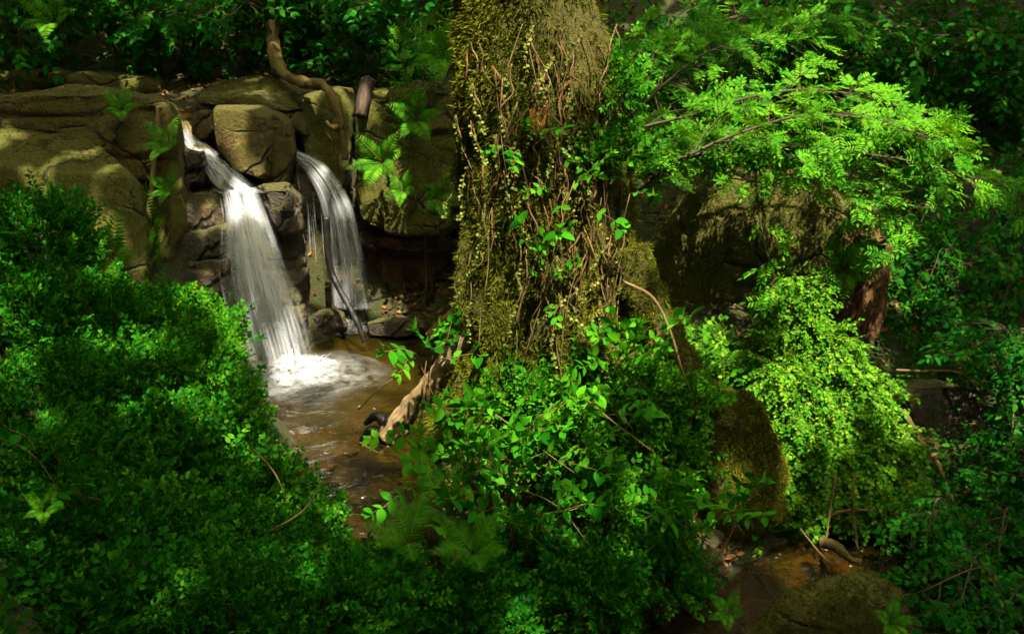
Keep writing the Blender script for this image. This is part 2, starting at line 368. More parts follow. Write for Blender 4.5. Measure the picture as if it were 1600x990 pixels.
# near-left bank and the bank the photographer stands on
for u, v, Y, dz in ((0, 700, 3.3, -.45), (400, 620, 4.6, -.5), (200, 450, 5.2, -.42), (0, 350, 5.2, -.4), (520, 770, 4.1, -.4), (300, 950, 2.7, -.4), (550, 950, 3.1, -.4), (330, 470, 5.4, -.4), (380, 560, 5.0, -.5), (200, 700, 3.9, -.5), (-200, 500, 4.0, -.4)): cpp(u, v, Y, dz)
for x, y, z in ((0, 0, 1.0), (0, 1.4, .75), (-1.5, 1.2, 1.0), (1.5, 1.2, .75), (0.8, 2.6, .0), (1.8, 2.6, .0), (-4, 2, 1.7), (4, 2.2, .8), (4.2, 4.0, .2), (5, 6.5, .8), (6.5, 3.2, 1.2), (-6, 4.5, 2.3), (0, -5, 2.2), (-6, -4, 3.4), (6, -4, 3.0), (0, -12, 7), (-14, -10, 9), (14, -10, 9), (-14, 4, 7), (15, 9, 5.5), (-14, 10, 6.5), (0, -40, 16), (-45, 0, 18), (45, 0, 18), (-40, -40, 18), (40, -40, 18)): cp(x, y, z)  # outer points raise unseen slopes that keep low sky light out
CP = np.array(CP)
_D = np.linalg.norm(CP[:, None, :2] - CP[None, :, :2], axis=-1)
_n = len(CP)
_A = np.zeros((_n + 3, _n + 3)); _A[:_n, :_n] = _D - 0.02 * np.eye(_n); _A[:_n, _n] = 1; _A[:_n, _n + 1:] = CP[:, :2]; _A[_n, :_n] = 1; _A[_n + 1:, :_n] = CP[:, :2].T
_W = np.linalg.solve(_A, np.append(CP[:, 2], [0, 0, 0]))
def ground_z(x, y):
    x = np.atleast_1d(np.asarray(x, float)); y = np.atleast_1d(np.asarray(y, float)); out = np.zeros(len(x))
    for s in range(0, len(x), 20000):
        q = np.stack([x[s:s + 20000], y[s:s + 20000]], -1)
        d = np.linalg.norm(q[:, None] - CP[None, :, :2], axis=-1)
        z = d @ _W[:_n] + _W[_n] + q @ _W[_n + 1:]
        p3 = np.stack([q[:, 0], q[:, 1], np.zeros(len(q))], -1)
        z = z + 0.07 * fbm(p3 * 1.7, 3, 3) + 0.03 * fbm(p3 * 6.0, 3, 9)
        out[s:s + 20000] = z
    return out
def gz(x, y): return float(ground_z([x], [y])[0])

def axis(c0, c1, h, far):
    core = np.arange(c0, c1 + h, h); g = [h]; a = [core[0]]; b = [core[-1]]
    while a[-1] > -far or b[-1] < far:
        g.append(g[-1] * 1.22); a.append(a[-1] - g[-1]); b.append(b[-1] + g[-1])
    return np.concatenate([a[:0:-1], core, b[1:]])
gx, gy = axis(-5.0, 5.5, 0.06, 60), axis(1.6, 11.5, 0.06, 60)
GX, GY = np.meshgrid(gx, gy); GZ = ground_z(GX.ravel(), GY.ravel())
GV = np.stack([GX.ravel(), GY.ravel(), GZ], -1)
nx_, ny_ = len(gx), len(gy)
ii = (np.arange(ny_ - 1)[:, None] * nx_ + np.arange(nx_ - 1)[None]).ravel()
GT = np.concatenate([np.stack([ii, ii + 1, ii + nx_ + 1], -1), np.stack([ii, ii + nx_ + 1, ii + nx_], -1)])
tag(link('ground', mesh_from(GV, GT, 'ground', True), M['soil']), kind='structure')

def sheet(name, poly, z, mat, h=0.05):
    """a water sheet filling a polygon (its rim lies under the banks)"""
    poly = np.array(poly); x0, y0 = poly.min(0); x1, y1 = poly.max(0)
    xs, ys = np.arange(x0, x1 + h, h), np.arange(y0, y1 + h, h); X, Y = np.meshgrid(xs, ys)
    V = np.stack([X.ravel(), Y.ravel(), np.full(X.size, z)], -1)
    V[:, 2] += 0.008 * fbm(V * np.array([5, 7, 1.0]), 3, 21)
    i = (np.arange(len(ys) - 1)[:, None] * len(xs) + np.arange(len(xs) - 1)[None]).ravel()
    T = np.concatenate([np.stack([i, i + 1, i + len(xs) + 1], -1), np.stack([i, i + len(xs) + 1, i + len(xs)], -1)])
    c = V[T].mean(1)[:, :2]; ins = np.zeros(len(c), bool)
    for k in range(len(poly)):
        a, b = poly[k], poly[k - 1]
        hit = ((a[1] > c[:, 1]) != (b[1] > c[:, 1])) & (c[:, 0] < (b[0] - a[0]) * (c[:, 1] - a[1]) / (b[1] - a[1] + 1e-12) + a[0])
        ins ^= hit
    return tag(link(name, mesh_from(V, T[ins], name, True), mat), kind='structure')
sheet('pool_water', [(-2.6, 4.9), (-1.4, 4.25), (-0.4, 4.25), (0.0, 5.2), (0.1, 6.6), (-0.2, 8.4), (-2.2, 8.5), (-2.7, 7.3)], 0.0, M['water'])
sheet('brook_water', [(-1.0, 3.9), (-0.6, 2.9), (0.8, 2.7), (2.6, 2.9), (4.5, 4.0), (9, 4.2), (9, 5.8), (3, 5.6), (1.2, 5.2), (0.2, 4.3)], -0.36, M['brook'])
sheet('stream_water', [(-3.4, 7.6), (-2.3, 7.7), (-2.6, 8.8), (-4.2, 9.6), (-7, 9.8), (-7, 8.4), (-4.2, 8.0)], 1.93, M['brook'])

# ------------------------------------------------------------------ rocks
def remesh(V, F, vox, sm=5):
    me = bpy.data.meshes.new('tmp'); me.from_pydata([tuple(v) for v in V], [], [tuple(f) for f in F]); me.update()
    ob = bpy.data.objects.new('tmp', me); C.objects.link(ob)
    import bmesh
    bm = bmesh.new(); bm.from_mesh(me); bmesh.ops.recalc_face_normals(bm, faces=bm.faces); bm.to_mesh(me); bm.free()
    md = ob.modifiers.new('r', 'REMESH'); md.mode = 'VOXEL'; md.voxel_size = vox
    s = ob.modifiers.new('s', 'SMOOTH'); s.iterations = sm; s.factor = 0.5
    t = ob.modifiers.new('t', 'TRIANGULATE')
    dg = bpy.context.evaluated_depsgraph_get(); ev = ob.evaluated_get(dg).to_mesh()
    n = len(ev.vertices); co = np.empty(n * 3, np.float32); ev.vertices.foreach_get('co', co)
    m = len(ev.polygons); lp = np.empty(m * 3, np.int32); ev.loops.foreach_get('vertex_index', lp)
    V, T = co.reshape(-1, 3).astype(float), lp.reshape(-1, 3).astype(np.int64)
    ob.evaluated_get(dg).to_mesh_clear(); bpy.data.objects.remove(ob); bpy.data.meshes.remove(me)
    return V, T

def vnormals(V, T):
    fn = np.cross(V[T[:, 1]] - V[T[:, 0]], V[T[:, 2]] - V[T[:, 0]]); N_ = np.zeros_like(V)
    for k in range(3): np.add.at(N_, T[:, k], fn)
    return norm(N_)

def weather(V, T, seed, amp=1.0, strata=0.0, chunk=0.0):
    Nn = vnormals(V, T); s = seed * 13.1
    d = 0.055 * fbm(V * 2.1 + s, 4, seed) + 0.022 * (0.5 - np.abs(fbm(V * 5.0 + s, 3, seed + 3))) + 0.014 * fbm(V * 15 + s, 3, seed + 6)
    V2 = V + Nn * (d * amp)[:, None]
    if chunk:   # angular facets: flat cells pushed in and out
        q = V * chunk + 0.25 * fbm(V * 3 + s, 2, seed + 8)[:, None] + s; c = np.floor(q).astype(np.int64)
        V2 = V2 + Nn * ((_hash(c[:, 0], c[:, 1], c[:, 2], seed) - 0.5) * 0.085)[:, None]
    if strata:  # bedding joints
        zz = V[:, 2] / strata + 0.35 * fbm(V * 1.3 + s, 2, seed + 11); f = zz - np.floor(zz)
        g = 1 - smooth(0.0, 0.10, np.minimum(f, 1 - f))
        lay = (_hash(np.floor(zz).astype(np.int64), 0 * f.astype(np.int64), 0 * f.astype(np.int64), seed) - 0.5) * 0.05
        V2 = V2 + Nn * (lay - 0.035 * g)[:, None] * np.array([1, 1, 0.2])
    return V2

def facet(V, seed, n=14, tight=(.74, .92), axial=.8):
    """break flat faces off a rock: everything outside a set of random planes is pressed onto them"""
    rs = np.random.RandomState(seed + 700); c = V.mean(0); V = V.copy()
    for k in range(n):
        a = np.eye(3)[rs.randint(3)] * rs.choice([-1, 1]); d = norm(a * axial + rs.normal(size=3) * (.38 if k % 2 else .16))
        if d[1] > .3: d[1] *= -1
        t = (V - c) @ d; h = np.percentile(t, 100) * rs.uniform(*tight); over = np.maximum(t - h, 0)
        V -= over[:, None] * d * .98
    return V
ROCKS = {}
def rock(label, front, Y, depth, mat='rock', vox=0.024, amp=1.0, strata=0.0, chunk=0.0, taper=0.92, lift=0.0, moss=0, mosslen=0.022, group=None, seed=1, name='boulder', cat='boulder', skew=0.0, fac=0):
    """outline of the near face (photo pixels at depth Y, optionally per point) given real thickness, then weathered"""
    f = np.array([P(q[0], q[1], q[2] if len(q) > 2 else Y) for q in front]); n = len(f)
    c = f.mean(0); k = depth / max(Y, 1)
    b = (f - c) * taper * (1 + 0.4 * k) + c + np.array([c[0] / Y * depth * 0.6 + skew, depth, lift + 0.85 * depth * (c[2] - CAM_H) / Y])
    mid = (f - c) * 1.02 + c + (b.mean(0) - c) * 0.35
    fr = (f - c) * (0.96 if chunk else 0.90) + c - np.array([0, 0.05, 0])
    V = np.vstack([fr, f + np.array([0, 0.05, 0]), mid, b]); F = [list(range(n))[::-1]]
    for L in range(3):
        for i in range(n): F.append([L * n + i, L * n + (i + 1) % n, (L + 1) * n + (i + 1) % n, (L + 1) * n + i])
    F.append([3 * n + i for i in range(n)])
    V, T = remesh(V, F, vox, 1 if fac else (2 if chunk else 5)); 
    if fac: V = facet(V, seed, fac)
    V = weather(V, T, seed, amp, strata, chunk)
    o = np.array([V[:, 0].mean(), V[:, 1].mean(), V[:, 2].min()])
    if moss:
        ob = thing(name, label, cat, o, group)
        a = Acc(); a.raw(V, T); a.build('rock', M[mat], ob, o, True)
        m = Acc(); moss_on(m, V, T, moss, mosslen, up=0.15, seed=seed); m.build('moss', M['moss'], ob, o, kind='stuff')
    else:
        a = Acc(); a.raw(V, T); ob = a.build(name, M[mat], None, o, True); tag(ob, label, cat, group)
    ROCKS[label] = (V, T); return ob

def sample(V, T, n, rs, weight=None):
    fn = np.cross(V[T[:, 1]] - V[T[:, 0]], V[T[:, 2]] - V[T[:, 0]]); A = np.linalg.norm(fn, axis=1); nn = norm(fn)
    w = A if weight is None else A * weight(V[T].mean(1), nn)
    i = rs.choice(len(T), n, p=w / w.sum()); r = rs.rand(n, 2); fl = r.sum(1) > 1; r[fl] = 1 - r[fl]
    t = V[T[i]]; return t[:, 0] + r[:, :1] * (t[:, 1] - t[:, 0]) + r[:, 1:] * (t[:, 2] - t[:, 0]), nn[i]

def blade_tuft(n, L, rs, spread=0.7):
    Vs, Ts = [], []
    for k in range(n):
        a = rs.rand() * 2 * PI; d = norm(np.array([math.cos(a) * spread * rs.rand(), 1.0, math.sin(a) * spread * rs.rand()])); s = norm(np.cross(d, rs.normal(size=3)))
        l = L * (0.6 + 0.6 * rs.rand()); w = L * 0.095
        q = np.array([math.cos(a), 0, math.sin(a)]) * L * 0.25 * rs.rand()
        Vs += [q - s * w, q + s * w, q + d * l * 0.6 + s * w * .8, q + d * l]; Ts += [[4 * k, 4 * k + 1, 4 * k + 2], [4 * k, 4 * k + 2, 4 * k + 3]]
    return np.array(Vs), np.array(Ts), np.full(len(Vs), .5), np.zeros(len(Vs))
TUFTS = [blade_tuft(6, 1.0, np.random.RandomState(s), 1.0) for s in range(4)]
def moss_on(acc, V, T, n, L, up=0.0, droop=0.0, seed=0, front=True, patch=0.0):
    rs = np.random.RandomState(seed + 100)
    def w(c, nn):
        k = np.clip(nn[:, 2] * 0.7 + up + 0.35, 0.02, 1.5) * np.where(nn[:, 1] < 0.45, 1, 0.08 if front else 1)
        return k * smooth(-0.25 + patch, 0.3 + patch, fbm(c * 3.5, 3, seed + 40) + 0.12) + 1e-6
    p, nn = sample(V, T, n, rs, w)
    d = norm(nn + rs.normal(size=p.shape) * 0.35 + np.array([0, 0, -droop]))
    for k in range(4):
        s = np.arange(k, n, 4)
        tn = 0.30 * fbm(p[s] * 6, 2, seed + 50) + rs.normal(size=len(s)) * 0.14
        acc.inst(TUFTS[k], frames(d[s], rs.normal(size=(len(s), 3))), p[s] - nn[s] * L * 0.2, L * (0.6 + 0.8 * rs.rand(len(s))), tn)

rock('huge olive brown boulder at left rising behind the dark shrubs', [(-90, 200), (40, 188), (110, 208), (165, 245), (205, 290), (218, 350), (224, 420), (215, 500), (60, 520), (-90, 480)], 6.3, 0.9, 'rock_mossy', 0.026, 1.1, moss=5200, mosslen=0.016, seed=2, fac=8)
rock('long brown rock slab lying on top of the huge left boulder', [(-90, 160), (30, 150), (100, 136), (180, 142), (240, 152), (266, 172), (262, 230), (246, 275), (200, 285), (150, 250), (90, 205), (-90, 205)], 6.85, 0.75, 'rock', 0.026, 1.1, strata=0.35, seed=3, name='rock_slab', cat='rock', moss=1500, mosslen=0.014, fac=5)
rock('upright rock pillar with ferns between the left boulder and the falls', [(220, 160), (258, 156), (272, 190), (280, 300), (284, 380), (270, 440), (226, 470), (212, 380), (216, 280)], 6.95, 0.55, 'rock_mossy', 0.022, 0.9, seed=4, name='rock_pillar', cat='rock', moss=900, mosslen=0.014, fac=5)
rock('small rounded stone wedged beside the head of the main fall', [(296, 182), (312, 171), (330, 174), (334, 205), (318, 222), (300, 208)], 7.65, 0.35, 'rock_tan', 0.014, 0.5, seed=5, name='stone', cat='stone', fac=8)
rock('big square cut sandstone block standing between the two waterfalls', [(331, 170), (336, 165), (408, 163), (420, 170), (424, 215), (418, 276), (408, 282), (366, 268), (338, 232)], 7.4, 0.7, 'rock_tan', 0.014, 0.35, seed=6, name='rock_block', cat='rock', fac=1)
rock('narrower stepped block joined to the right of the big square block', [(406, 176), (430, 174), (452, 188), (458, 238), (450, 288), (418, 292), (398, 270), (404, 220)], 7.6, 0.6, 'rock_tan', 0.014, 0.35, seed=36, name='rock_block', cat='rock', fac=1)
rock('pale flat slab above the block at the stream edge', [(300, 158), (375, 152), (470, 158), (500, 172), (494, 212), (460, 210), (400, 190), (310, 184)], 8.0, 1.5, 'rock_tan', 0.028, 1.0, strata=0.22, lift=0.22, seed=7, name='rock_slab', cat='rock', moss=2500, mosslen=0.014, fac=10)
rock('dark rounded rock left of the deep crack under the curled root', [(474, 150), (510, 136), (548, 140), (556, 220), (552, 330), (520, 330), (480, 250), (468, 200)], 8.2, 0.6, 'rock_mossy', 0.024, 1.0, seed=8, fac=10)
rock('tall square cliff block with ferns right of the smaller fall', [(564, 152), (592, 140), (650, 136), (706, 142), (740, 150), (744, 330), (716, 362), (640, 368), (566, 352), (556, 300), (562, 220)], 7.75, 0.9, 'rock_mossy', 0.024, 1.1, chunk=2.6, seed=9, name='cliff_block', cat='cliff', moss=3800, mosslen=0.018, fac=5)
rock('thin reddish rock ledge tucked under the cliff block', [(558, 368), (640, 370), (735, 364), (738, 386), (640, 388), (562, 382)], 7.95, 0.6, 'rock_red', 0.018, 0.6, chunk=4.0, seed=10, name='rock_ledge', cat='rock')
rock('recessed dark red rock layer above the rubble', [(560, 388), (620, 390), (738, 388), (744, 446), (640, 446), (566, 440)], 8.15, 0.6, 'rock_red', 0.018, 0.7, chunk=5.0, seed=11, name='rock_ledge', cat='rock', fac=10)
rock('stepped dark wet rock bed under the main waterfall', [(284, 205, 7.85), (330, 225, 7.8), (390, 285, 7.65), (455, 292, 7.7), (466, 400, 7.5), (486, 560, 7.3), (420, 590, 7.15), (320, 590, 7.05), (276, 470, 7.2), (278, 300, 7.55)], 7.6, 0.8, 'rock_wet', 0.024, 1.2, chunk=3.3, strata=0.3, seed=12, name='wet_cliff', cat='rock')
rock('black wet rock wall behind the smaller waterfall', [(446, 236, 8.2), (560, 250, 8.4), (580, 380, 8.45), (590, 500, 8.4), (470, 506, 8.3), (452, 380, 8.15)], 8.4, 0.6, 'rock_wet', 0.026, 1.2, chunk=3.0, seed=13, name='wet_cliff', cat='rock')
for lab, fr, Y, s in (
    ('dark wet block just left of the first water chute', [(274, 238), (316, 232), (326, 262), (318, 292), (276, 294)], 7.3, 20),
    ('mossy wet block on the step left of the white cascade', [(276, 304), (318, 302), (352, 316), (354, 352), (318, 366), (278, 362)], 7.2, 21),
    ('cracked wet block halfway down the left of the cascade', [(280, 366), (318, 368), (356, 356), (362, 398), (330, 412), (280, 404)], 7.1, 22),
    ('broad glistening ledge low at the left of the cascade', [(268, 410), (330, 404), (368, 412), (372, 450), (300, 462), (266, 452)], 6.95, 23),
    ('wet brown block right of the white cascade under the square block', [(408, 294), (446, 290), (464, 310), (468, 356), (446, 372), (424, 340)], 7.25, 24)):
    rock(lab, fr, Y, 0.4, 'rock_wet', 0.014, 0.5, fac=4, chunk=4.5, seed=s, group='wet blocks beside the cascade', name='rock_block', cat='rock')
rock('flat blue grey wet rock at the back edge of the pool', [(572, 506), (602, 497), (640, 499), (672, 504), (678, 520), (640, 526), (576, 526)], 7.5, 0.35, 'rock_wet', 0.014, 0.5, seed=25, name='stone', cat='stone', fac=10)
rock('black wet rock standing in the white water between the falls', [(486, 496), (508, 482), (534, 492), (540, 512), (512, 524), (488, 518)], 7.55, 0.25, 'rock_wet', 0.014, 0.6, seed=26, name='stone', cat='stone', fac=10)
rock('great leaning mossy boulder right of the tree under the rowan', [(998, 420), (1026, 366), (1076, 306), (1146, 262), (1270, 272), (1366, 330), (1396, 440), (1330, 500), (1240, 520), (1196, 530), (1150, 545), (1060, 545), (1004, 510)], 6.3, 1.3, 'rock_mossy', 0.028, 1.3, seed=14, moss=9000, mosslen=0.020)
rock('big mossy boulder beside the brook below the bright shrub', [(1076, 640), (1120, 606), (1176, 626), (1216, 690), (1228, 752), (1205, 806), (1150, 842), (1090, 850), (1060, 760)], 4.65, 0.6, 'rock_mossy', 0.020, 1.5, chunk=2.2, seed=15, moss=12000, mosslen=0.026, fac=10)
rock('green mossy boulder in the bottom right foreground', [(1170, 1000), (1236, 936), (1300, 914), (1370, 884), (1406, 908), (1436, 962), (1456, 1010), (1440, 1080), (1190, 1080)], 3.85, 0.7, 'rock_mossy', 0.020, 0.9, seed=16, moss=5200, mosslen=0.020, lift=-0.1, fac=8)
rock('dark earthy rock under the bare twig at right', [(1420, 600), (1470, 582), (1530, 610), (1560, 690), (1540, 800), (1470, 820), (1424, 740)], 5.5, 0.6, 'rock_wet', 0.026, 1.0, seed=17, fac=10)
rock('low mossy stone under the hanging bright shrub', [(1290, 812), (1330, 796), (1366, 802), (1370, 824), (1330, 832), (1292, 830)], 4.85, 0.25, 'rock_mossy', 0.014, 0.5, seed=18, name='stone', cat='stone', moss=500, mosslen=0.014)
rock('smooth brown stone at the left edge of the brook', [(1084, 876), (1112, 858), (1130, 868), (1132, 888), (1090, 896)], 4.2, 0.22, 'stone', 0.012, 0.4, seed=19, name='stone', cat='stone')
rock('dark crag of rock high in the shade at far left', [(-80, 118), (60, 110), (180, 118), (250, 128), (246, 150), (60, 152), (-80, 150)], 9.2, 0.8, 'rock_mossy', 0.035, 1.0, strata=0.3, seed=27, name='rock_ledge', cat='rock')

# loose stones: four shapes, copied
def pebble(seed, mat):
    rs = np.random.RandomState(seed); t = (1 + 5 ** .5) / 2
    pts = rs.normal(size=(16, 3)); pts = norm(pts) * np.array([1, .75, .5]) * (0.8 + .3 * rs.rand(16, 1))
    import bmesh
    bm = bmesh.new(); [bm.verts.new(p) for p in pts]; bmesh.ops.convex_hull(bm, input=bm.verts)
    bmesh.ops.delete(bm, geom=[v for v in bm.verts if not v.link_faces], context='VERTS')
    bm.verts.ensure_lookup_table(); bm.verts.index_update()
    V = np.array([v.co[:] for v in bm.verts]); F = [[v.index for v in f.verts] for f in bm.faces]; bm.free()
    V, T = remesh(V, F, 0.10); V = weather(V * 0.5, T, seed, 1.0) * 2
    V[:, 2] += 0.28
    me = mesh_from(V, T, 'stone', True); me.materials.append(M[mat]); return me
PEB = [pebble(50 + k, 'stone') for k in range(5)] + [pebble(60 + k, 'rock_wet') for k in range(2)] + [pebble(70 + k, 'rock_mossy') for k in range(2)]
def stones(spots, label, group):
    for (x, y, z, r, k) in spots:
        o = bpy.data.objects.new('stone', PEB[k]); C.objects.link(o); o.location = (float(x), float(y), float(z)); o.scale = (r, r * RS.uniform(.8, 1.1), r * RS.uniform(.7, 1.2)); o.rotation_euler = (RS.uniform(-.2, .2), RS.uniform(-.2, .2), RS.uniform(0, 6.3))
        tag(o, label, 'stone', group)
sp = []
for k in range(95):
    q = P(RS.uniform(572, 745), 0, 1)[0]; Y = RS.uniform(7.1, 8.25); x = q * Y * 0.95 / 1.0
    x = RS.uniform(-1.15, -0.25); sp.append((x, Y, gz(x, Y) - 0.02, RS.choice([.04, .05, .07, .10], p=[.3, .35, .25, .1]), RS.choice([0, 1, 2, 3, 4, 7])))
stones(sp, 'angular brown stone in the rubble slope below the cliff block', 'rubble below the cliff block')
sp = []
for k in range(70):
    x, y = RS.uniform(-1.7, -0.3), RS.uniform(4.5, 6.6); sp.append((x, y, gz(x, y) - 0.03, RS.choice([.06, .09, .13, .17], p=[.3, .35, .2, .15]), RS.randint(0, 5)))
stones(sp, 'brown stone lying under the water on the pool bed', 'stones on the pool bed')
sp = []
for k in range(75):
    x, y = RS.uniform(0.9, 2.9), RS.uniform(3.7, 5.2); sp.append((x, y, gz(x, y) - 0.03, RS.choice([.06, .09, .14, .2], p=[.3, .3, .25, .15]), RS.choice([0, 1, 2, 3, 4, 5])))
stones(sp, 'orange brown stone lying in the shallow brook', 'stones in the brook')

# ------------------------------------------------------------------ the big tree
def mossy_tree():
    nz, na = 190, 150
    zs = np.linspace(-0.1, 7.5, nz) ** 1.0
    zs = np.concatenate([np.linspace(0.2, 3.2, 150), np.linspace(3.25, 8.5, 40)])
    vL = lambda z: z
    base = P(858, 600, 5.2)
    rows = np.array([0, 150, 300, 450, 540, 620]); lft = np.array([706, 709, 710, 716, 712, 676]); rgt = np.array([940, 962, 984, 992, 1015, 1060])
    zr = np.array([P(850, r, 5.2)[2] for r in rows]); xl = np.array([P(l, r, 5.2)[0] for l, r in zip(lft, rows)]); xr = np.array([P(l, r, 5.2)[0] for l, r in zip(rgt, rows)])
    o = np.argsort(zr); zr, xl, xr = zr[o], xl[o], xr[o]
    L = np.interp(zs, zr, xl); R = np.interp(zs, zr, xr)
    cx, rad = (L + R) / 2, (R - L) / 2
    up = zs > zr[-1]; rad[up] = rad[up] * np.clip(1 - (zs[up] - zr[-1]) * 0.05, .5, 1)
    rad = rad * 0.97
    a = np.linspace(0, 2 * PI, na, endpoint=False)
    A, Z = np.meshgrid(a, zs); CX, RR = np.repeat(cx[:, None], na, 1), np.repeat(rad[:, None], na, 1)
    q = np.stack([np.cos(A) * 2.2, np.sin(A) * 2.2, Z * 0.55], -1).reshape(-1, 3)
    flute = (np.abs(fbm(q * 1.6, 3, 71)).reshape(A.shape) - 0.18)
    flutew = smooth(3.0, 0.9, Z) * 0.55 + 0.25
    lump = fbm(np.stack([np.cos(A) * 1.3, np.sin(A) * 1.3, Z * 1.6], -1).reshape(-1, 3), 3, 77).reshape(A.shape)
    fine = fbm(np.stack([np.cos(A) * 7, np.sin(A) * 7, Z * 5], -1).reshape(-1, 3), 3, 79).reshape(A.shape)
    r = RR * (1 + 0.42 * flute * flutew + 0.17 * lump + 0.06 * fine)
    V = np.stack([CX + r * np.cos(A), 5.3 + r * np.sin(A), Z], -1).reshape(-1, 3)
    n = len(zs); i = (np.arange(n - 1)[:, None] * na); j = np.arange(na)[None]; k = (j + 1) % na
    T = np.concatenate([np.stack([i + j, i + k, i + na + k], -1).reshape(-1, 3), np.stack([i + j, i + na + k, i + na + j], -1).reshape(-1, 3)])
    o = np.array([0.2, 5.3, gz(0.2, 5.3)])
    t = thing('mossy_tree', 'huge old tree trunk thickly covered in hanging moss at the centre', 'tree', o)
    acc = Acc(); acc.raw(V, T); acc.build('trunk', M['trunk'], t, o, True)
    Vm, Tm = V, T[(V[T[:, 0], 2] < 3.3)]
    m = Acc()
    rs = np.random.RandomState(5)
    def w(c, nn):
        thick = smooth(-0.18, 0.22, fbm(c * np.array([4.0, 4.0, 1.6]), 3, 81) + 0.45 * smooth(0.55, -0.25, c[:, 0]) + 0.02)
        return np.where(nn[:, 1] < 0.35, 1.0, 0.05) * (0.22 + thick)
    N0 = 90000; p, nn = sample(Vm, Tm, N0, rs, w)
    d = norm(nn * 1.0 + rs.normal(size=p.shape) * 0.45 + np.array([0, 0, -0.5]))
    tn = 0.42 * fbm(p * np.array([5, 5, 2.5]), 3, 83) + rs.normal(size=N0) * 0.12
    for k in range(4):
        s = np.arange(k, N0, 4); m.inst(TUFTS[k], frames(d[s], rs.normal(size=(len(s), 3))), p[s] - nn[s] * .006, 0.023 * (0.4 + 1.0 * rs.rand(len(s)) + 0.9 * (rs.rand(len(s)) < .10)), tn[s])
    m.build('moss', M['moss'], t, o, kind='stuff')
    # hanging root fibres on the right of the trunk, and the orange scar
    fr_ = Acc(); Vf = V[(V[:, 1] < 5.3) & (V[:, 2] < 3.2)]
    def front(u, v, off):
        oo = np.array([0, 0, CAM_H]); d = norm(P(u, v, 5.0) - oo); q = Vf - oo; t_ = q @ d; c = np.where(np.linalg.norm(q - t_[:, None] * d, axis=1) < .035)[0]
        return oo + d * ((t_[c].min() if len(c) else 5.1) - off)
    for k in range(60):
        u, v = (rs.uniform(840, 970), rs.uniform(40, 420)) if k % 3 else (rs.uniform(720, 970), rs.uniform(20, 430)); l = rs.uniform(50, 190); n_ = 6; a_ = rs.normal() * 22
        pts_ = [front(np.clip(u + a_ * t + rs.normal() * 4, 708, 984), v + l * t, .015 + .045 * rs.rand()) for t in np.linspace(0, 1, n_)]
        tube(fr_, catmull(pts_, 4), rs.uniform(.003, .008), .002, 5, .3, k)
    fr_.build('root_mat', M['fibre'], t, o, True, kind='stuff')
    sc_ = Acc()
    for k in range(16):
        u = 838 + rs.uniform(-10, 16); p0 = front(u, 172 + rs.uniform(-6, 10), .03); p1 = front(u + rs.normal() * 8, 212 + rs.uniform(-10, 14), .02)
        tube(sc_, catmull([p0, (p0 + p1) / 2 - [0, .03, 0], p1], 4), .010, .004, 6, .4, k)
    sc_.build('scar', M['scar'], t, o, True)
    # buttress roots
    for q, r0, r1 in (([P(975, 400, 5.1), P(1000, 460, 5.0), P(1030, 520, 4.95), P(1062, 570, 4.9), P(1090, 640, 4.9)], .14, .09),):
        path = catmull(q, 10); ra = Acc(); tube(ra, path, r0, r1, 26, 0.8, 88); ro = ra.build('root', M['trunk'], t, o, True)
        ma = Acc(); Vr, Tr = np.concatenate(ra.V), np.concatenate(ra.T); moss_on(ma, Vr, Tr, 3500, .024, up=.3, droop=.3, seed=int(r0 * 100)); ma.build('moss', M['moss'], ro, o, kind='stuff')
    return V, T
TRV, TRT = mossy_tree()

# ------------------------------------------------------------------ leaf and spray templates
def leaf(L, W, n=3, fold=0.25, droop=0.15, skew=0.0):
    V = [[0, 0, 0]]; T = []
    for i in range(1, n):
        t = i / n; w = W * 0.5 * (math.sin(PI * t ** 0.85) ** 0.8); z = -droop * L * t * t
        V += [[-w, L * t + skew * w, z + fold * w], [0, L * t, z], [w, L * t + skew * w, z + fold * w]]
    V.append([0, L, -droop * L]); m = len(V) - 1
    T += [[0, 2, 1], [0, 3, 2]]
    for i in range(n - 2):
        a = 1 + 3 * i; T += [[a, a + 1, a + 4], [a, a + 4, a + 3], [a + 1, a + 2, a + 5], [a + 1, a + 5, a + 4]]
    a = 1 + 3 * (n - 2); T += [[a, a + 1, m], [a + 1, a + 2, m]]
    return np.array(V, float), np.array(T)

def pack(acc):
    return np.concatenate(acc.V), np.concatenate(acc.T), np.concatenate(acc.tone), np.concatenate(acc.wood)

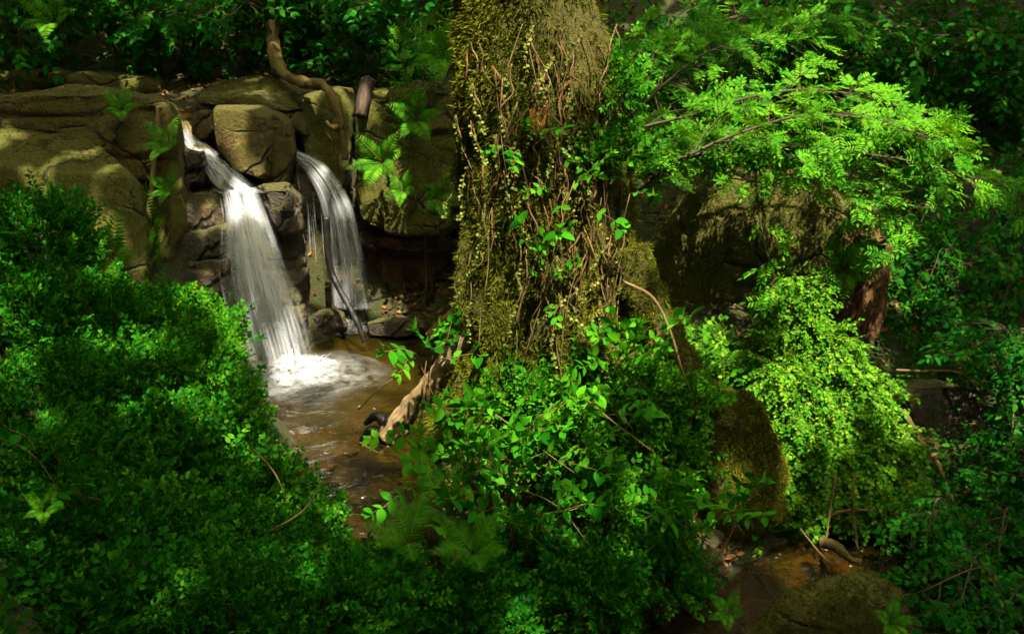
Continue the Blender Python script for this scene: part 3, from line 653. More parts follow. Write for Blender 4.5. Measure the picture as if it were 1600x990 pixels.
def spray(kind, rs):
    """a twig along +y, its leaves around it, faces towards +z"""
    a = Acc()
    def put(lf, at, d, up, sc=1.0):
        Vl, Tl = lf; Mx = frames(np.array([d]), np.array([up]))
        tn = np.clip(0.5 + rs.normal() * 0.27, 0, 1)
        a.raw(np.einsum('ij,nj->ni', Mx[0], Vl) * sc + at, Tl, tn, 0.0)
    J = lambda s: rs.normal(size=3) * s
    if kind == 'bilberry':
        n = rs.randint(9, 13); L = .20 * rs.uniform(.8, 1.2); path = np.array([[.02 * math.sin(t * 3 + rs.rand()), L * t, .03 * t * t] for t in np.linspace(0, 1, 4)])
        tube(a, path, .0022, .001, 3)
        for i in range(n):
            t = (i + .8) / n; at = np.array([np.interp(t, [0, 1], [0, 0]), L * t, .03 * t * t]); s = 1 if i % 2 else -1
            put(leaf(.050, .028, 3, .25, .12), at, norm(np.array([s * .85, .6, .15]) + J(.22)), norm(np.array([0, -.15, 1]) + J(.42)), rs.uniform(.75, 1.15) * (1 - .25 * t))
        put(leaf(.036, .02, 3), np.array([0, L, .03]), np.array([0, 1, .2]), np.array([0, 0, 1.0]) + J(.2))
    elif kind == 'bright':
        n = rs.randint(9, 13); L = .22 * rs.uniform(.8, 1.2); tube(a, [[0, 0, 0], [.01, L * .5, .01], [0, L, -.02]], .002, .001, 3)
        for i in range(n):
            t = (i + .6) / n; s = 1 if i % 2 else -1
            put(leaf(.044, .032, 3, .2, .2), np.array([0, L * t, .01 * math.sin(t * 3) - .02 * t]), norm(np.array([s * .8, .7, .0]) + J(.22)), norm(np.array([0, 0, 1]) + J(.28)), rs.uniform(.7, 1.15))
    elif kind == 'beech':
        n = rs.randint(6, 9); L = .30 * rs.uniform(.8, 1.2); tube(a, [[0, 0, 0], [.015, L * .5, .02], [0, L, -.02]], .003, .0012, 3)
        for i in range(n):
            t = (i + 1.) / n; s = 1 if i % 2 else -1
            put(leaf(.092, .050, 4, .22, .22), np.array([0, L * t, .02 * math.sin(t * 3) - .02 * t]), norm(np.array([s * .8, .6, -.15]) + J(.25)), norm(np.array([0, .1, 1]) + J(.25)), rs.uniform(.65, 1.1))
        put(leaf(.09, .05, 4), np.array([0, L, -.02]), np.array([0, 1, -.3]), np.array([0, 0, 1.0]))
    elif kind == 'honeysuckle':
        n = rs.randint(3, 5); L = .30 * rs.uniform(.8, 1.15); path = catmull([[0, 0, 0], [.02, L * .4, .03], [-.01, L * .8, .04], [0, L, .03]], 3); tube(a, path, .0032, .0018, 4)
        for i in range(n):
            t = (i + 1) / n; at = path[int(t * (len(path) - 1))]; rot = rs.rand() * 1.2 - .6 + (PI / 2 if i % 2 else 0) * .6
            for s in (1, -1):
                put(leaf(.105, .058, 5, .18, .2), at, norm(np.array([s * math.cos(rot), .45, s * math.sin(rot) * .6 + .15]) + J(.15)), norm(np.array([0, -.1, 1]) + J(.22)), rs.uniform(.6, 1.1) * (1 - .12 * (n - 1 - i) * 0))
        put(leaf(.08, .036, 4), path[-1], np.array([.2, 1, .35]), np.array([0, -.3, 1.0]), .8); put(leaf(.08, .036, 4), path[-1], np.array([-.25, 1, .3]), np.array([0, -.3, 1.0]), .7)
    elif kind == 'rowan':
        for b in range(rs.randint(4, 6)):
            a0 = (b - 2) * .55 + rs.normal() * .15; base = np.array([0, .03 * b, 0]); d = norm(np.array([math.sin(a0), math.cos(a0), .15 + rs.normal() * .2])); up = norm(np.array([0, 0, 1]) + J(.2)); sx = norm(np.cross(d, up)); up = np.cross(sx, d)
            Lr = .17 * rs.uniform(.75, 1.15); pth = [base + d * Lr * t - up * .05 * t * t for t in (0, .5, 1)]; tube(a, pth, .0016, .0008, 3)
            tn = np.clip(.5 + rs.normal() * .2, 0, 1)
            for i in range(6):
                t = .25 + .7 * i / 6; at = base + d * Lr * t - up * .05 * t * t
                for s in (1, -1): put(leaf(.052, .017, 3, .15, .15), at, norm(sx * s * .9 + d * .5 + J(.06)), norm(up + J(.12)), rs.uniform(.85, 1.1))
            put(leaf(.05, .018, 3), pth[-1], d, up)
    elif kind == 'ivy':
        n = 14; L = .30; path = np.array([[.012 * math.sin(t * 5 + rs.rand()), L * t, .01 * math.sin(t * 7)] for t in np.linspace(0, 1, 7)]); tube(a, path, .0022, .0014, 4)
        for i in range(n * 2):
            t = rs.rand(); s = 1 if i % 2 else -1
            put(leaf(.019, .016, 3, .1, .1), np.array([.012 * math.sin(t * 5), L * t, .006]), norm(np.array([s, .3, .5]) + J(.3)), norm(np.array([0, 0, 1]) + J(.4)), rs.uniform(.7, 1.2))
    return pack(a)
def frond(L, rs, npin=15, fine=True, wid=.34):
    a = Acc(); path = np.array([[.03 * L * math.sin(t * 2), L * (t - .12 * t * t), L * (.42 * t - .55 * t * t)] for t in np.linspace(0, 1, 9)]); tube(a, path, .004, .0012, 4)
    tl = np.linspace(0, 1, len(path))
    for i in range(npin):
        t = .14 + .84 * i / npin; at = np.array([np.interp(t, tl, path[:, c]) for c in range(3)]); k = min(len(path) - 2, int(t * (len(path) - 1))); d = norm(path[k + 1] - path[k]); sx = norm(np.cross(d, [0, 0, 1.0])); up = np.cross(sx, d)
        pl = L * wid * (math.sin(PI * (0.16 + .84 * t) ** 0.8) * .92 + .06)
        for s in (1, -1):
            pd = norm(sx * s + d * .45 - up * .12 + rs.normal(size=3) * .05); tn = np.clip(.5 + rs.normal() * .15, 0, 1)
            if not fine:
                Vl, Tl = leaf(pl, pl * .30, 3, .12, .12); a.raw(Vl @ frames(np.array([pd]), np.array([up]))[0].T + at, Tl, tn, 0.0); continue
            m = 9
            for j in range(m):
                f = (j + .5) / m; q = at + pd * pl * f - up * .05 * pl * f * f; wl = pl * .15 * (1 - f) ** .7 + .003
                for s2 in (1, -1):
                    Vl, Tl = leaf(wl * 1.25, wl * .7, 2, .1, .05); Mx = frames(np.array([norm(np.cross(up, pd) * s2 + pd * .5)]), np.array([up]))[0]
                    a.raw(Vl @ Mx.T + q, Tl, tn, 0.0)
    return pack(a)
SP = {k: [spray(k, np.random.RandomState(31 * i + len(k))) for i in range(6)] for k in ('bilberry', 'bright', 'beech', 'honeysuckle', 'rowan', 'ivy')}
FR = [frond(.46, np.random.RandomState(i), 13, False, .21) for i in range(3)]
FB = [frond(.46, np.random.RandomState(i), 14, True, .30) for i in range(3)]

def place(acc, kind, pts, dirs, ups, rs, smin=.8, smax=1.2, dt=0.1, tone=0.0):
    lib = SP[kind] if isinstance(kind, str) else kind; n = len(pts); idx = rs.randint(0, len(lib), n)
    for k in range(len(lib)):
        s = np.where(idx == k)[0]
        if len(s): acc.inst(lib[k], frames(dirs[s], ups[s]), pts[s], rs.uniform(smin, smax, len(s)), tone + rs.normal(size=len(s)) * dt * 1.7)

# ------------------------------------------------------------------ shrubs
def mound_sprays(acc, stem, kind, c, r, n, rs, base, flat=.8, lean=(0, 0, 0), tone=0., smin=.8, smax=1.2, out=0.7):
    """sprays filling the outer shell of an ellipsoid; twigs run out of the middle"""
    d = norm(rs.normal(size=(n * 2, 3))); d = d[(d[:, 2] > -.45)][:n]; n = len(d)
    lump = 1 + .22 * fbm(d * 2.2 + rs.rand() * 50, 2, 5)
    rad = max(r - .11 * smax, r * .35) * (rs.uniform(.35, 1.0, n) ** .45) * lump * np.where(rs.rand(n) < .12, rs.uniform(1.1, 1.5, n), 1)
    p = c + d * rad[:, None] * np.array([1, 1, flat])
    dirs = norm(d * out + np.array([0, 0, .12]) + rs.normal(size=(n, 3)) * .35 + np.array(lean)); ups = norm(d * .35 + np.array([0, -.55, .8]) + rs.normal(size=(n, 3)) * .25)
    place(acc, kind, p, dirs, ups, rs, smin, smax, .10, tone)
    for k in range(0, n, max(1, n // 14)):
        if k % 2 == 0: tube(stem, catmull([base + rs.normal(size=3) * .05 * r, (base + p[k]) / 2 + rs.normal(size=3) * .08 * r, p[k]], 3), .006, .002, 4)

def shrub(name, label, cat, kind, mat, blobs, dens, group=None, seed=0, **kw):
    rs = np.random.RandomState(seed + 500); q = np.array([b[:3] for b in blobs], float)
    g = np.array([q[:, 0].mean(), q[:, 1].mean()]); o = np.array([g[0], g[1], gz(*g)])
    t = thing(name, label, cat, o, group); fa, st = Acc(), Acc()
    for b in blobs:
        c = np.array(b[:3]); r = b[3]; base = np.array([c[0], c[1], max(gz(c[0], c[1]), c[2] - 1.2 * r - .2)])
        mound_sprays(fa, st, kind, c, r, int(dens * r * r), rs, base, **kw)
    fa.build('foliage', mat, t, o); st.build('stem', M['dark_twig'], t, o)
    return t
def B(u, v, Y, r): q = P(u, v, Y); return (q[0], q[1] + r * .4, q[2] - r * .45, r)

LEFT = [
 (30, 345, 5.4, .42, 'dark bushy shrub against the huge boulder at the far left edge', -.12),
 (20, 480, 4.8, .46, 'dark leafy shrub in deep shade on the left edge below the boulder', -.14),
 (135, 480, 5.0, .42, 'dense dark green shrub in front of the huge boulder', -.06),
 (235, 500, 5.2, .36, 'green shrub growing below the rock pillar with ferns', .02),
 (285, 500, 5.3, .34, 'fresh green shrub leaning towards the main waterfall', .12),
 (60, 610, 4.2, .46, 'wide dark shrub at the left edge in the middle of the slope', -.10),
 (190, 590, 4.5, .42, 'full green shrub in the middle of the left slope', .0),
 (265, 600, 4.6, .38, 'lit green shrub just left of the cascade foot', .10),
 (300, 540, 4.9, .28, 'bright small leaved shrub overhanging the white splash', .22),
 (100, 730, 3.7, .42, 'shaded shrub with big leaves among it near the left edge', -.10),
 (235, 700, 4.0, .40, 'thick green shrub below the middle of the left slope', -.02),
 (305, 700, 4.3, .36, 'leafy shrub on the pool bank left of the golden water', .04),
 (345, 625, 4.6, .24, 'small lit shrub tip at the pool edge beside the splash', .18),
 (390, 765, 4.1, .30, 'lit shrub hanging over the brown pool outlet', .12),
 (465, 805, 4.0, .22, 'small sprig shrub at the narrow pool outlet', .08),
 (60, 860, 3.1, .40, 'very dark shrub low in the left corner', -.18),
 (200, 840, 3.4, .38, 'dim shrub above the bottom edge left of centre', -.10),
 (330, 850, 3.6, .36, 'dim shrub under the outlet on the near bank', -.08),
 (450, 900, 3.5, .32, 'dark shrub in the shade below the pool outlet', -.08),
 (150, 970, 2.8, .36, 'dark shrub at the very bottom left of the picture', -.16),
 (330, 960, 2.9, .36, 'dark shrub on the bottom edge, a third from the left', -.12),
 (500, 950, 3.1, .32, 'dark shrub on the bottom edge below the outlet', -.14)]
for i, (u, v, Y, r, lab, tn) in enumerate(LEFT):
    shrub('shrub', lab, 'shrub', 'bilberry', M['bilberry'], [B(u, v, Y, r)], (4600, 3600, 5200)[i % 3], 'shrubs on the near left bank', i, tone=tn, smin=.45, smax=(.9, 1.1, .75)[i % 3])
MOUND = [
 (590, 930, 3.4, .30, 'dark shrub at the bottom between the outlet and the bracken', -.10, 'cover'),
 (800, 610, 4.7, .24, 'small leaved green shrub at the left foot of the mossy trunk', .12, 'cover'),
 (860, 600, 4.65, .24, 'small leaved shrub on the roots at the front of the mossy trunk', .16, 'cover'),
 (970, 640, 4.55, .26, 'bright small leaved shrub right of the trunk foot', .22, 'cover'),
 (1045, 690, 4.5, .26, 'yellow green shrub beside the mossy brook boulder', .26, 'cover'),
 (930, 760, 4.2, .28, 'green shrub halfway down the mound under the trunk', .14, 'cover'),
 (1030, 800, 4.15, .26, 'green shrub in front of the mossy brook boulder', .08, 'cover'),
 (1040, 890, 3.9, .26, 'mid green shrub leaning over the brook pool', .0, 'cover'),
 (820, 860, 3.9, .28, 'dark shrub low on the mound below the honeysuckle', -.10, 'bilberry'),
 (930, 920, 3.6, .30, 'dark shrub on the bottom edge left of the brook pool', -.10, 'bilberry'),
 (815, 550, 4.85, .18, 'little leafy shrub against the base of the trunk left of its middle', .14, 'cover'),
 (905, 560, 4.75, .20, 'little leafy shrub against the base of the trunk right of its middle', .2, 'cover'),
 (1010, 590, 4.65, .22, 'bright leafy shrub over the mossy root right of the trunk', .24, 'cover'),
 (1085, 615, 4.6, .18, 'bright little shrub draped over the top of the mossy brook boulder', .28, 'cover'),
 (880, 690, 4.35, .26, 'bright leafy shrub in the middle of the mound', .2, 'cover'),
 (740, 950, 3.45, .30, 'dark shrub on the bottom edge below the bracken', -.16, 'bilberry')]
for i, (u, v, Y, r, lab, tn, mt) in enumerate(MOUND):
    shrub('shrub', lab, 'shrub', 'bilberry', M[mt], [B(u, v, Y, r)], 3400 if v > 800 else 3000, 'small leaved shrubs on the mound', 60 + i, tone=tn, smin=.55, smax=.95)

for i, (u, v, Y, r, lab) in enumerate(((950, 110, 5.05, .26, 'leafy green climber on the upper right edge of the mossy trunk'), (968, 215, 5.0, .24, 'leafy green climber at the right edge of the trunk beside the rowan branch'), (925, 225, 4.82, .15, 'small leafy climber on the trunk right of the orange scar'))):
    shrub('leafy_climber', lab, 'climber', 'bilberry', M['cover'], [B(u, v, Y, r)], 2200, 'leafy climbers on the trunk', 160 + i, tone=.1, smin=.6, smax=.9)
shrub('cascading_shrub', 'bright yellow green shrub cascading down over the brook', 'shrub', 'bright', M['bright'],
      [B(1250, 440, 5.5, .22), B(1250, 485, 5.45, .24), B(1300, 540, 5.3, .28), B(1235, 580, 5.2, .26), B(1350, 600, 5.15, .28), B(1280, 640, 5.05, .32), B(1385, 680, 5.0, .26), B(1320, 710, 4.95, .32), B(1240, 700, 5.0, .24), B(1410, 750, 4.85, .22), B(1270, 770, 4.85, .2), B(1350, 770, 4.85, .24)],
      5200, None, 91, lean=(0, -.45, -.9), flat=.9, out=.8, smin=.5, smax=.75)

# honeysuckle on and before the trunk
def honeysuckle(label, spots, seed, n=9, r=.2, group='honeysuckle on the trunk and mound', tone=0.0, scale=1.0):
    rs = np.random.RandomState(seed + 900); pts, dirs = [], []
    for (u, v, Y) in spots:
        c = P(u, v, Y)
        for k in range(n):
            d = norm(np.array([rs.normal() * .8, -.55 + rs.normal() * .4, .35 + rs.normal() * .55])); pts.append(c + d * r * rs.uniform(.2, 1.0)); dirs.append(d + np.array([0, 0, .1]))
    pts, dirs = np.array(pts), np.array(dirs); b = pts.mean(0) + np.array([0, .25, -.35]); b[2] = max(gz(b[0], b[1]), b[2] - .3)
    t = thing('honeysuckle', label, 'climber', b, group); fa, st = Acc(), Acc()
    place(fa, 'honeysuckle', pts, dirs, np.tile([0, -.3, 1.0], (len(pts), 1)) + rs.normal(size=pts.shape) * .2, rs, .6 * scale, 1.0 * scale, .1, tone)
    for k in range(0, len(pts), 3): tube(st, catmull([b + rs.normal(size=3) * .06, (b + pts[k]) / 2 + rs.normal(size=3) * .09, pts[k]], 5), .005, .003, 5)
    fa.build('foliage', M['honeysuckle'], t, b); st.build('stem', M['twig'], t, b)
honeysuckle('large leaved honeysuckle clump over the fallen log', [(655, 552, 5.0), (680, 560, 5.0)], 1, 4, .08, tone=.0)
honeysuckle('large leaved honeysuckle mass left on the mound above the pool outlet', [(690, 690, 4.4), (740, 700, 4.3), (700, 740, 4.25)], 2, 12, .2, tone=.12)
honeysuckle('large leaved honeysuckle in the middle of the mound below the trunk', [(790, 660, 4.35), (850, 700, 4.25), (770, 730, 4.2)], 3, 13, .22, tone=.12)
honeysuckle('large leaved honeysuckle right of the trunk foot', [(960, 590, 4.6), (1000, 550, 4.7), (920, 640, 4.45)], 4, 11, .2, tone=.18)
honeysuckle('honeysuckle tuft climbing halfway up the front of the trunk', [(835, 400, 4.72), (848, 440, 4.7)], 5, 5, .11, tone=.08, scale=.8)
honeysuckle('honeysuckle tuft high on the right side of the trunk', [(890, 290, 4.75), (950, 290, 4.75)], 6, 6, .14, tone=.1, scale=.9)
honeysuckle('small honeysuckle sprig below the orange scar on the trunk', [(815, 215, 4.75)], 7, 5, .1, tone=.05, scale=.7)
honeysuckle('darker honeysuckle low on the mound in shade', [(750, 800, 3.95), (820, 800, 3.95)], 8, 12, .22, tone=-.1)
honeysuckle('honeysuckle sprigs beside the brook below the mossy boulder', [(1060, 790, 4.05), (1120, 800, 4.0)], 9, 7, .17, tone=.0)
honeysuckle('dim large leaved sprig in the left slope shrubs', [(90, 730, 3.3), (130, 760, 3.3)], 10, 4, .14, tone=-.2, group=None)

# ivy strands hanging on the trunk
def trunk_front(u, v, off=0.03):
    # the point of the trunk's near side seen at photo pixel u, v
    best = None
    o = np.array([0, 0, CAM_H]); d = norm(P(u, v, 5.0) - o)
    s = (V_ - o); t = s @ d; dist = np.linalg.norm(s - t[:, None] * d, axis=1); c = np.where(dist < .03)[0]
    if len(c) == 0: return P(u, v, 5.2)
    k = c[np.argmin(t[c])]; return o + d * (t[k] - off)
V_ = TRV[TRV[:, 2] < 3.4]
rsI = np.random.RandomState(17)
IVY = [(750, 50, 725, 200), (742, 130, 735, 260), (800, 100, 790, 260), (830, 40, 870, 200), (860, 90, 850, 180), (775, 210, 765, 320), (800, 200, 800, 300), (845, 200, 838, 300), (905, 60, 880, 190), (920, 180, 915, 310), (885, 150, 870, 260), (950, 120, 940, 260), (820, 340, 812, 470), (760, 360, 735, 470), (880, 400, 870, 520), (900, 420, 893, 500), (950, 380, 945, 480), (720, 180, 708, 310), (975, 330, 970, 450), (940, 470, 930, 560)]
for i, (u0, v0, u1, v1) in enumerate(IVY):
    n = 8; us = np.linspace(u0, u1, n) + rsI.normal(size=n) * 5; vs = np.linspace(v0, v1, n)
    path = catmull(np.array([trunk_front(u, v, .05 + .03 * rsI.rand()) for u, v in zip(us, vs)]), 5)
    t = thing('ivy_strand', 'thin strand of tiny pale ivy leaves hanging on the mossy trunk', 'ivy', path[-1], 'ivy strands hanging on the trunk')
    st = Acc(); tube(st, path, .005, .003, 5, .2); st.build('stem', M['twig'], t, path[-1], True)
    fa = Acc(); m = len(path); d = norm(np.gradient(path, axis=0)); L = np.linalg.norm(np.diff(path, axis=0), axis=1).sum()
    k = np.linspace(0, m - 1, max(3, int(L / .2))).astype(int)
    place(fa, 'ivy', path[k], d[k], np.tile([0, -1.0, .1], (len(k), 1)), rsI, .8, 1.1, .1); fa.build('foliage', M['ivy'], t, path[-1])
# bare vine stems on the trunk
for i in range(22):
    u0, v0 = rsI.uniform(720, 985), rsI.uniform(20, 480); a = rsI.uniform(-90, 90); n = 5; l = rsI.uniform(70, 210)
    us = np.clip(np.linspace(u0, u0 + a * .7, n) + rsI.normal(size=n) * 4, 708, 985); vs = np.linspace(v0, v0 + l, n)
    path = catmull(np.array([trunk_front(u, v, .04 + .09 * rsI.rand()) for u, v in zip(us, vs)]), 5)
    st = Acc(); tube(st, path, rsI.uniform(.0025, .005), .002, 5, .15); tag(st.build('vine_stem', M['twig'], None, path[-1], True), 'bare thin brown vine stem clinging to the mossy trunk', 'vine', 'bare vine stems on the trunk')

# ------------------------------------------------------------------ wood
def limb(name, label, cat, pts, r0, r1, mat, rough=.3, sides=12, seed=0, radii=None, extra=(), group=None, flat=1.0):
    path = catmull([P(*q) for q in pts], 10); o = path[-1] if path[-1][2] < path[0][2] else path[0]
    a = Acc(); tube(a, path, r0, r1, sides, rough, seed, radii=radii, flat=flat)
    if extra:
        t = thing(name, label, cat, o, group); a.build('stem' if name != 'fallen_log' else 'log_body', M[mat], t, o, True)
        for (pname, q, ra, rb, mt) in extra:
            b = Acc(); tube(b, catmull([P(*k) for k in q], 6), ra, rb, 8, rough, seed + 3); b.build(pname, M[mt], t, o, True)
        return t
    return tag(a.build(name, M[mat], None, o, True), label, cat, group)
limb('fallen_log', 'bare pale log lying from the trunk foot down into the pool', 'log', [(765, 478, 5.0), (722, 540, 5.15), (680, 595, 5.28), (638, 645, 5.4), (606, 680, 5.46)], .068, .084, 'log', .5, 22, 4,
     extra=[('broken_end', [(622, 662, 5.44), (604, 682, 5.46), (588, 698, 5.46)], .092, .04, 'wet_wood'), ('root_stub', [(612, 664, 5.46), (588, 650, 5.5), (570, 662, 5.5)], .05, .02, 'wet_wood'), ('root_stub', [(600, 676, 5.5), (578, 672, 5.48), (562, 690, 5.46)], .04, .015, 'wet_wood')])
limb('curled_root', 'thick curled dead root arching over the crack beside the smaller fall', 'root', [(425, 40, 9.0), (428, 85, 8.8), (446, 118, 8.4), (478, 130, 8.0), (508, 136, 7.8), (526, 168, 7.7), (533, 205, 7.7), (541, 250, 7.7)], .062, .028, 'root', .95, 18, 6,
     extra=[('broken_stub', [(530, 196, 7.7), (518, 200, 7.62), (510, 190, 7.58)], .035, .012, 'root')])
limb('leaning_branch', 'black wet branch leaning from the smaller fall into the pool', 'branch', [(510, 338, 7.50), (512, 395, 7.42), (522, 435, 7.36), (545, 478, 7.26), (560, 508, 7.2), (570, 534, 7.16)], .030, .024, 'wet_wood', .35, 12, 7)
limb('dead_stick', 'thin grey stick hanging in the dark crack under the curled root', 'stick', [(508, 205, 7.7), (522, 228, 7.7), (528, 262, 7.75), (525, 290, 7.8)], .012, .007, 'root', .3, 8, 8)
limb('squared_timber', 'short squared timber wedged in the crack beside the cliff block', 'timber', [(576, 124, 8.0), (569, 150, 7.9), (562, 182, 7.8)], .065, .06, 'timber', .12, 4, 9)
limb('broken_plank', 'reddish broken plank leaning behind the trunk by the rubble', 'plank', [(735, 462, 6.3), (700, 494, 6.3), (668, 524, 6.3)], .032, .026, 'plank', .2, 6, 10)
limb('pale_root', 'pale bare root running down the rock pillar by the ferns', 'root', [(246, 165, 6.82), (245, 215, 6.8), (240, 262, 6.78), (236, 300, 6.76), (232, 345, 6.76)], .014, .022, 'log', .35, 8, 11)
limb('brook_log', 'broken pale branch lying in the dark brook water', 'branch', [(1282, 846, 4.55), (1306, 852, 4.5), (1326, 872, 4.45), (1344, 878, 4.45)], .034, .018, 'root', .9, 10, 12)
limb('brook_log', 'thin pale stick lying on the low stone in the brook', 'stick', [(1292, 806, 4.75), (1320, 798, 4.72), (1372, 796, 4.72)], .014, .008, 'root', .35, 8, 13)
limb('arching_twig', 'long arching twig falling from the trunk to the right', 'twig', [(975, 440, 4.8), (1020, 465, 4.7), (1048, 520, 4.65), (1066, 580, 4.6), (1084, 630, 4.6), (1076, 668, 4.6)], .009, .005, 'twig', .2, 6, 14)
limb('bare_twig', 'bare bent twig sticking out over the dark bank at right', 'twig', [(1400, 578, 5.3), (1450, 580, 5.25), (1490, 580, 5.2), (1515, 592, 5.2), (1532, 614, 5.2)], .009, .004, 'twig', .2, 6, 15)
limb('drooping_branch', 'knotted drooping branch at the right edge of the bright shrub', 'branch', [(1410, 640, 5.1), (1440, 690, 5.0), (1466, 725, 4.9), (1482, 780, 4.8), (1490, 850, 4.75), (1496, 890, 4.7)], .02, .006, 'root', .3, 8, 16)
for i, (pts, lab) in enumerate((([(1306, 740, 4.75), (1298, 790, 4.7), (1290, 850, 4.65)], 'bare stem hanging from the bright shrub to the brook, left of two'), ([(1334, 742, 4.75), (1334, 800, 4.7), (1340, 858, 4.65)], 'bare stem hanging from the bright shrub to the brook, right of two'))):
    limb('hanging_stem', lab, 'stem', pts, .007, .005, 'twig', .2, 6, 17 + i)
for i, (pts, lab) in enumerate((
    ([(395, 700, 4.1), (430, 740, 3.9), (450, 790, 3.8)], 'pale dead twig in the dark gap between shrubs above the pool outlet'),
    ([(420, 830, 3.3), (470, 800, 3.3), (500, 760, 3.4)], 'thin brown twig leaning towards the pool outlet from the near bank'),
    ([(560, 690, 4.6), (590, 706, 4.5), (630, 720, 4.4)], 'single bare twig reaching over the pool outlet'),
    ([(560, 640, 4.7), (600, 600, 4.75), (640, 580, 4.8)], 'thin twig arching above the end of the fallen log'),
    ([(700, 640, 4.5), (760, 640, 4.3), (830, 690, 4.2), (900, 740, 4.1)], 'long bare stem trailing across the honeysuckle mound'),
    ([(900, 610, 4.5), (960, 660, 4.3), (1000, 690, 4.2), (1040, 720, 4.2)], 'bare stem curving right of the trunk foot'),
    ([(720, 740, 4.2), (800, 760, 4.0), (870, 790, 3.9), (920, 850, 3.8)], 'bare stem crossing the dark lower mound'),
    ([(1080, 900, 4.0), (1120, 870, 4.0), (1150, 820, 4.1)], 'curled stem hanging by the brown stone at the brook'),
    ([(1250, 825, 4.5), (1280, 862, 4.4), (1300, 880, 4.35)], 'thin stick dipping into the brook'),
    ([(1370, 820, 4.7), (1440, 828, 4.7), (1490, 800, 4.7)], 'thin twig over the brook at right'))):
    limb('bare_twig', lab, 'twig', pts, .0045, .0025, 'twig', .2, 5, 30 + i)

# rotten stump at right
def stump():
    b = P(1335, 466, 6.15); n, na = 26, 60; z = np.linspace(-.25, .44, n); a = np.linspace(0, 2 * PI, na, endpoint=False); A, Z = np.meshgrid(a, z)
    fl = np.abs(fbm(np.stack([np.cos(A) * 5, np.sin(A) * 5, Z * .8], -1).reshape(-1, 3), 3, 4)).reshape(A.shape)
    r = .165 * (1.15 - .35 * Z) * (1 + .5 * (fl - .2)); top = .12 * fbm(np.stack([np.cos(A) * 4, np.sin(A) * 4, 0 * A], -1).reshape(-1, 3), 2, 8).reshape(A.shape) * (Z > .3)
    V = np.stack([b[0] + r * np.cos(A) + .1 * Z, b[1] + r * np.sin(A), b[2] + Z + top], -1).reshape(-1, 3)
    i = np.arange(n - 1)[:, None] * na; j = np.arange(na)[None]; k = (j + 1) % na
    T = np.concatenate([np.stack([i + j, i + k, i + na + k], -1).reshape(-1, 3), np.stack([i + j, i + na + k, i + na + j], -1).reshape(-1, 3)])
    V = np.vstack([V, [[b[0], b[1], b[2] + .36]]]); jj = np.arange(na); T = np.vstack([T, np.stack([(n - 1) * na + jj, (n - 1) * na + (jj + 1) % na, np.full(na, len(V) - 1)], -1)])
    t = thing('tree_stump', 'rotten reddish stump with a fern beside the great mossy boulder', 'stump', b); ac = Acc(); ac.raw(V, T); ac.build('wood', M['stump'], t, b, True)
    m = Acc(); moss_on(m, V, T, 1500, .024, up=.2, droop=.5, seed=3, patch=.05); m.build('moss', M['moss'], t, b, kind='stuff')
stump()

# ------------------------------------------------------------------ ferns
_fern = thing('fern', 'bright green fern on the upper rock pillar beside the falls', 'fern', (0, 0, 0), 'ferns on the rocks and banks')
for k in range(5):
    rs_ = np.random.RandomState(40 + k); a_ = 2 * PI * k / 5 + rs_.normal() * .25; fa_ = Acc()
    fa_.inst(FR[k % 3], frames(np.array([[math.cos(a_), math.sin(a_), 1.0 + .4 * rs_.rand()]]), np.array([[0, 0, 1.0]])), np.zeros((1, 3)), rs_.uniform(.75, 1.1), .1 * rs_.normal())
    fa_.build('frond', M['fern'], _fern)
FERNS = [(268, 232, 6.75, .55, 'bright green fern on the upper rock pillar beside the falls'), (246, 355, 6.7, .75, 'yellow green fern halfway down the rock pillar'), (240, 402, 6.65, .6, 'small yellow green fern at the foot of the rock pillar'),
 (178, 405, 5.9, .8, 'upright fern in front of the huge left boulder'), (270, 300, 6.75, .45, 'small fern under the pale root on the pillar'), (190, 175, 6.75, .45, 'little fern growing on the brown rock slab'),
 (600, 255, 7.6, .75, 'fern on the left side of the cliff block face'), (650, 190, 7.6, .7, 'fern high on the cliff block face'), (680, 312, 7.55, .6, 'fern low on the right of the cliff block face'), (632, 300, 7.6, .5, 'small fern in the middle of the cliff block face'), (690, 90, 7.7, .8, 'light fern above the cliff block beside the trunk'),
 (1320, 425, 5.95, .75, 'fern hanging beside the rotten stump'), (1350, 405, 6.0, .5, 'small fern above the rotten stump'),
 (690, 800, 3.9, 1.0, 'feathery bracken on the mound below the pool outlet'), (640, 850, 3.7, .9, 'dark bracken near the bottom centre left'), (740, 870, 3.6, .9, 'dark bracken under the honeysuckle'),
 (1140, 960, 3.7, .6, 'upright fern at the left of the brook pool'), (1390, 975, 3.5, .6, 'fern on the green foreground boulder'), (70, 800, 3.0, .45, 'dim fern at the left edge among the shrubs'), (90, 40, 8.8, .9, 'dim fern high in the upper left shade')]
for i, (u, v, Y, s, lab) in enumerate(FERNS):
    q = P(u, v, Y)
    s *= .7 if Y < 4.5 else 1.35
    if 'bracken' in lab:
        f_ = thing('bracken', lab, 'fern', q, 'bracken on the mound')
        for k in range(5):
            fa_ = Acc(); a_ = 2 * PI * k / 5 + RS.normal() * .3; fa_.inst(FB[k % 3], frames(np.array([[math.cos(a_), math.sin(a_), .9 + .4 * RS.rand()]]), np.array([[0, 0, 1.0]])), np.zeros((1, 3)), 1.0, .1 * RS.normal()); fa_.build('frond', M['fern'], f_)
    else: f_ = _fern if i == 0 else copy_thing(_fern, q, 0, s, lab)
    f_.location = q.tolist(); f_.scale = (s, s, s); f_.rotation_mode = 'ZYX' if False else 'XYZ'
    f_.rotation_euler = (math.radians(62 if Y > 4.5 else 30) + RS.uniform(-.2, .2), RS.uniform(-.3, .3), RS.uniform(-.4, .4))

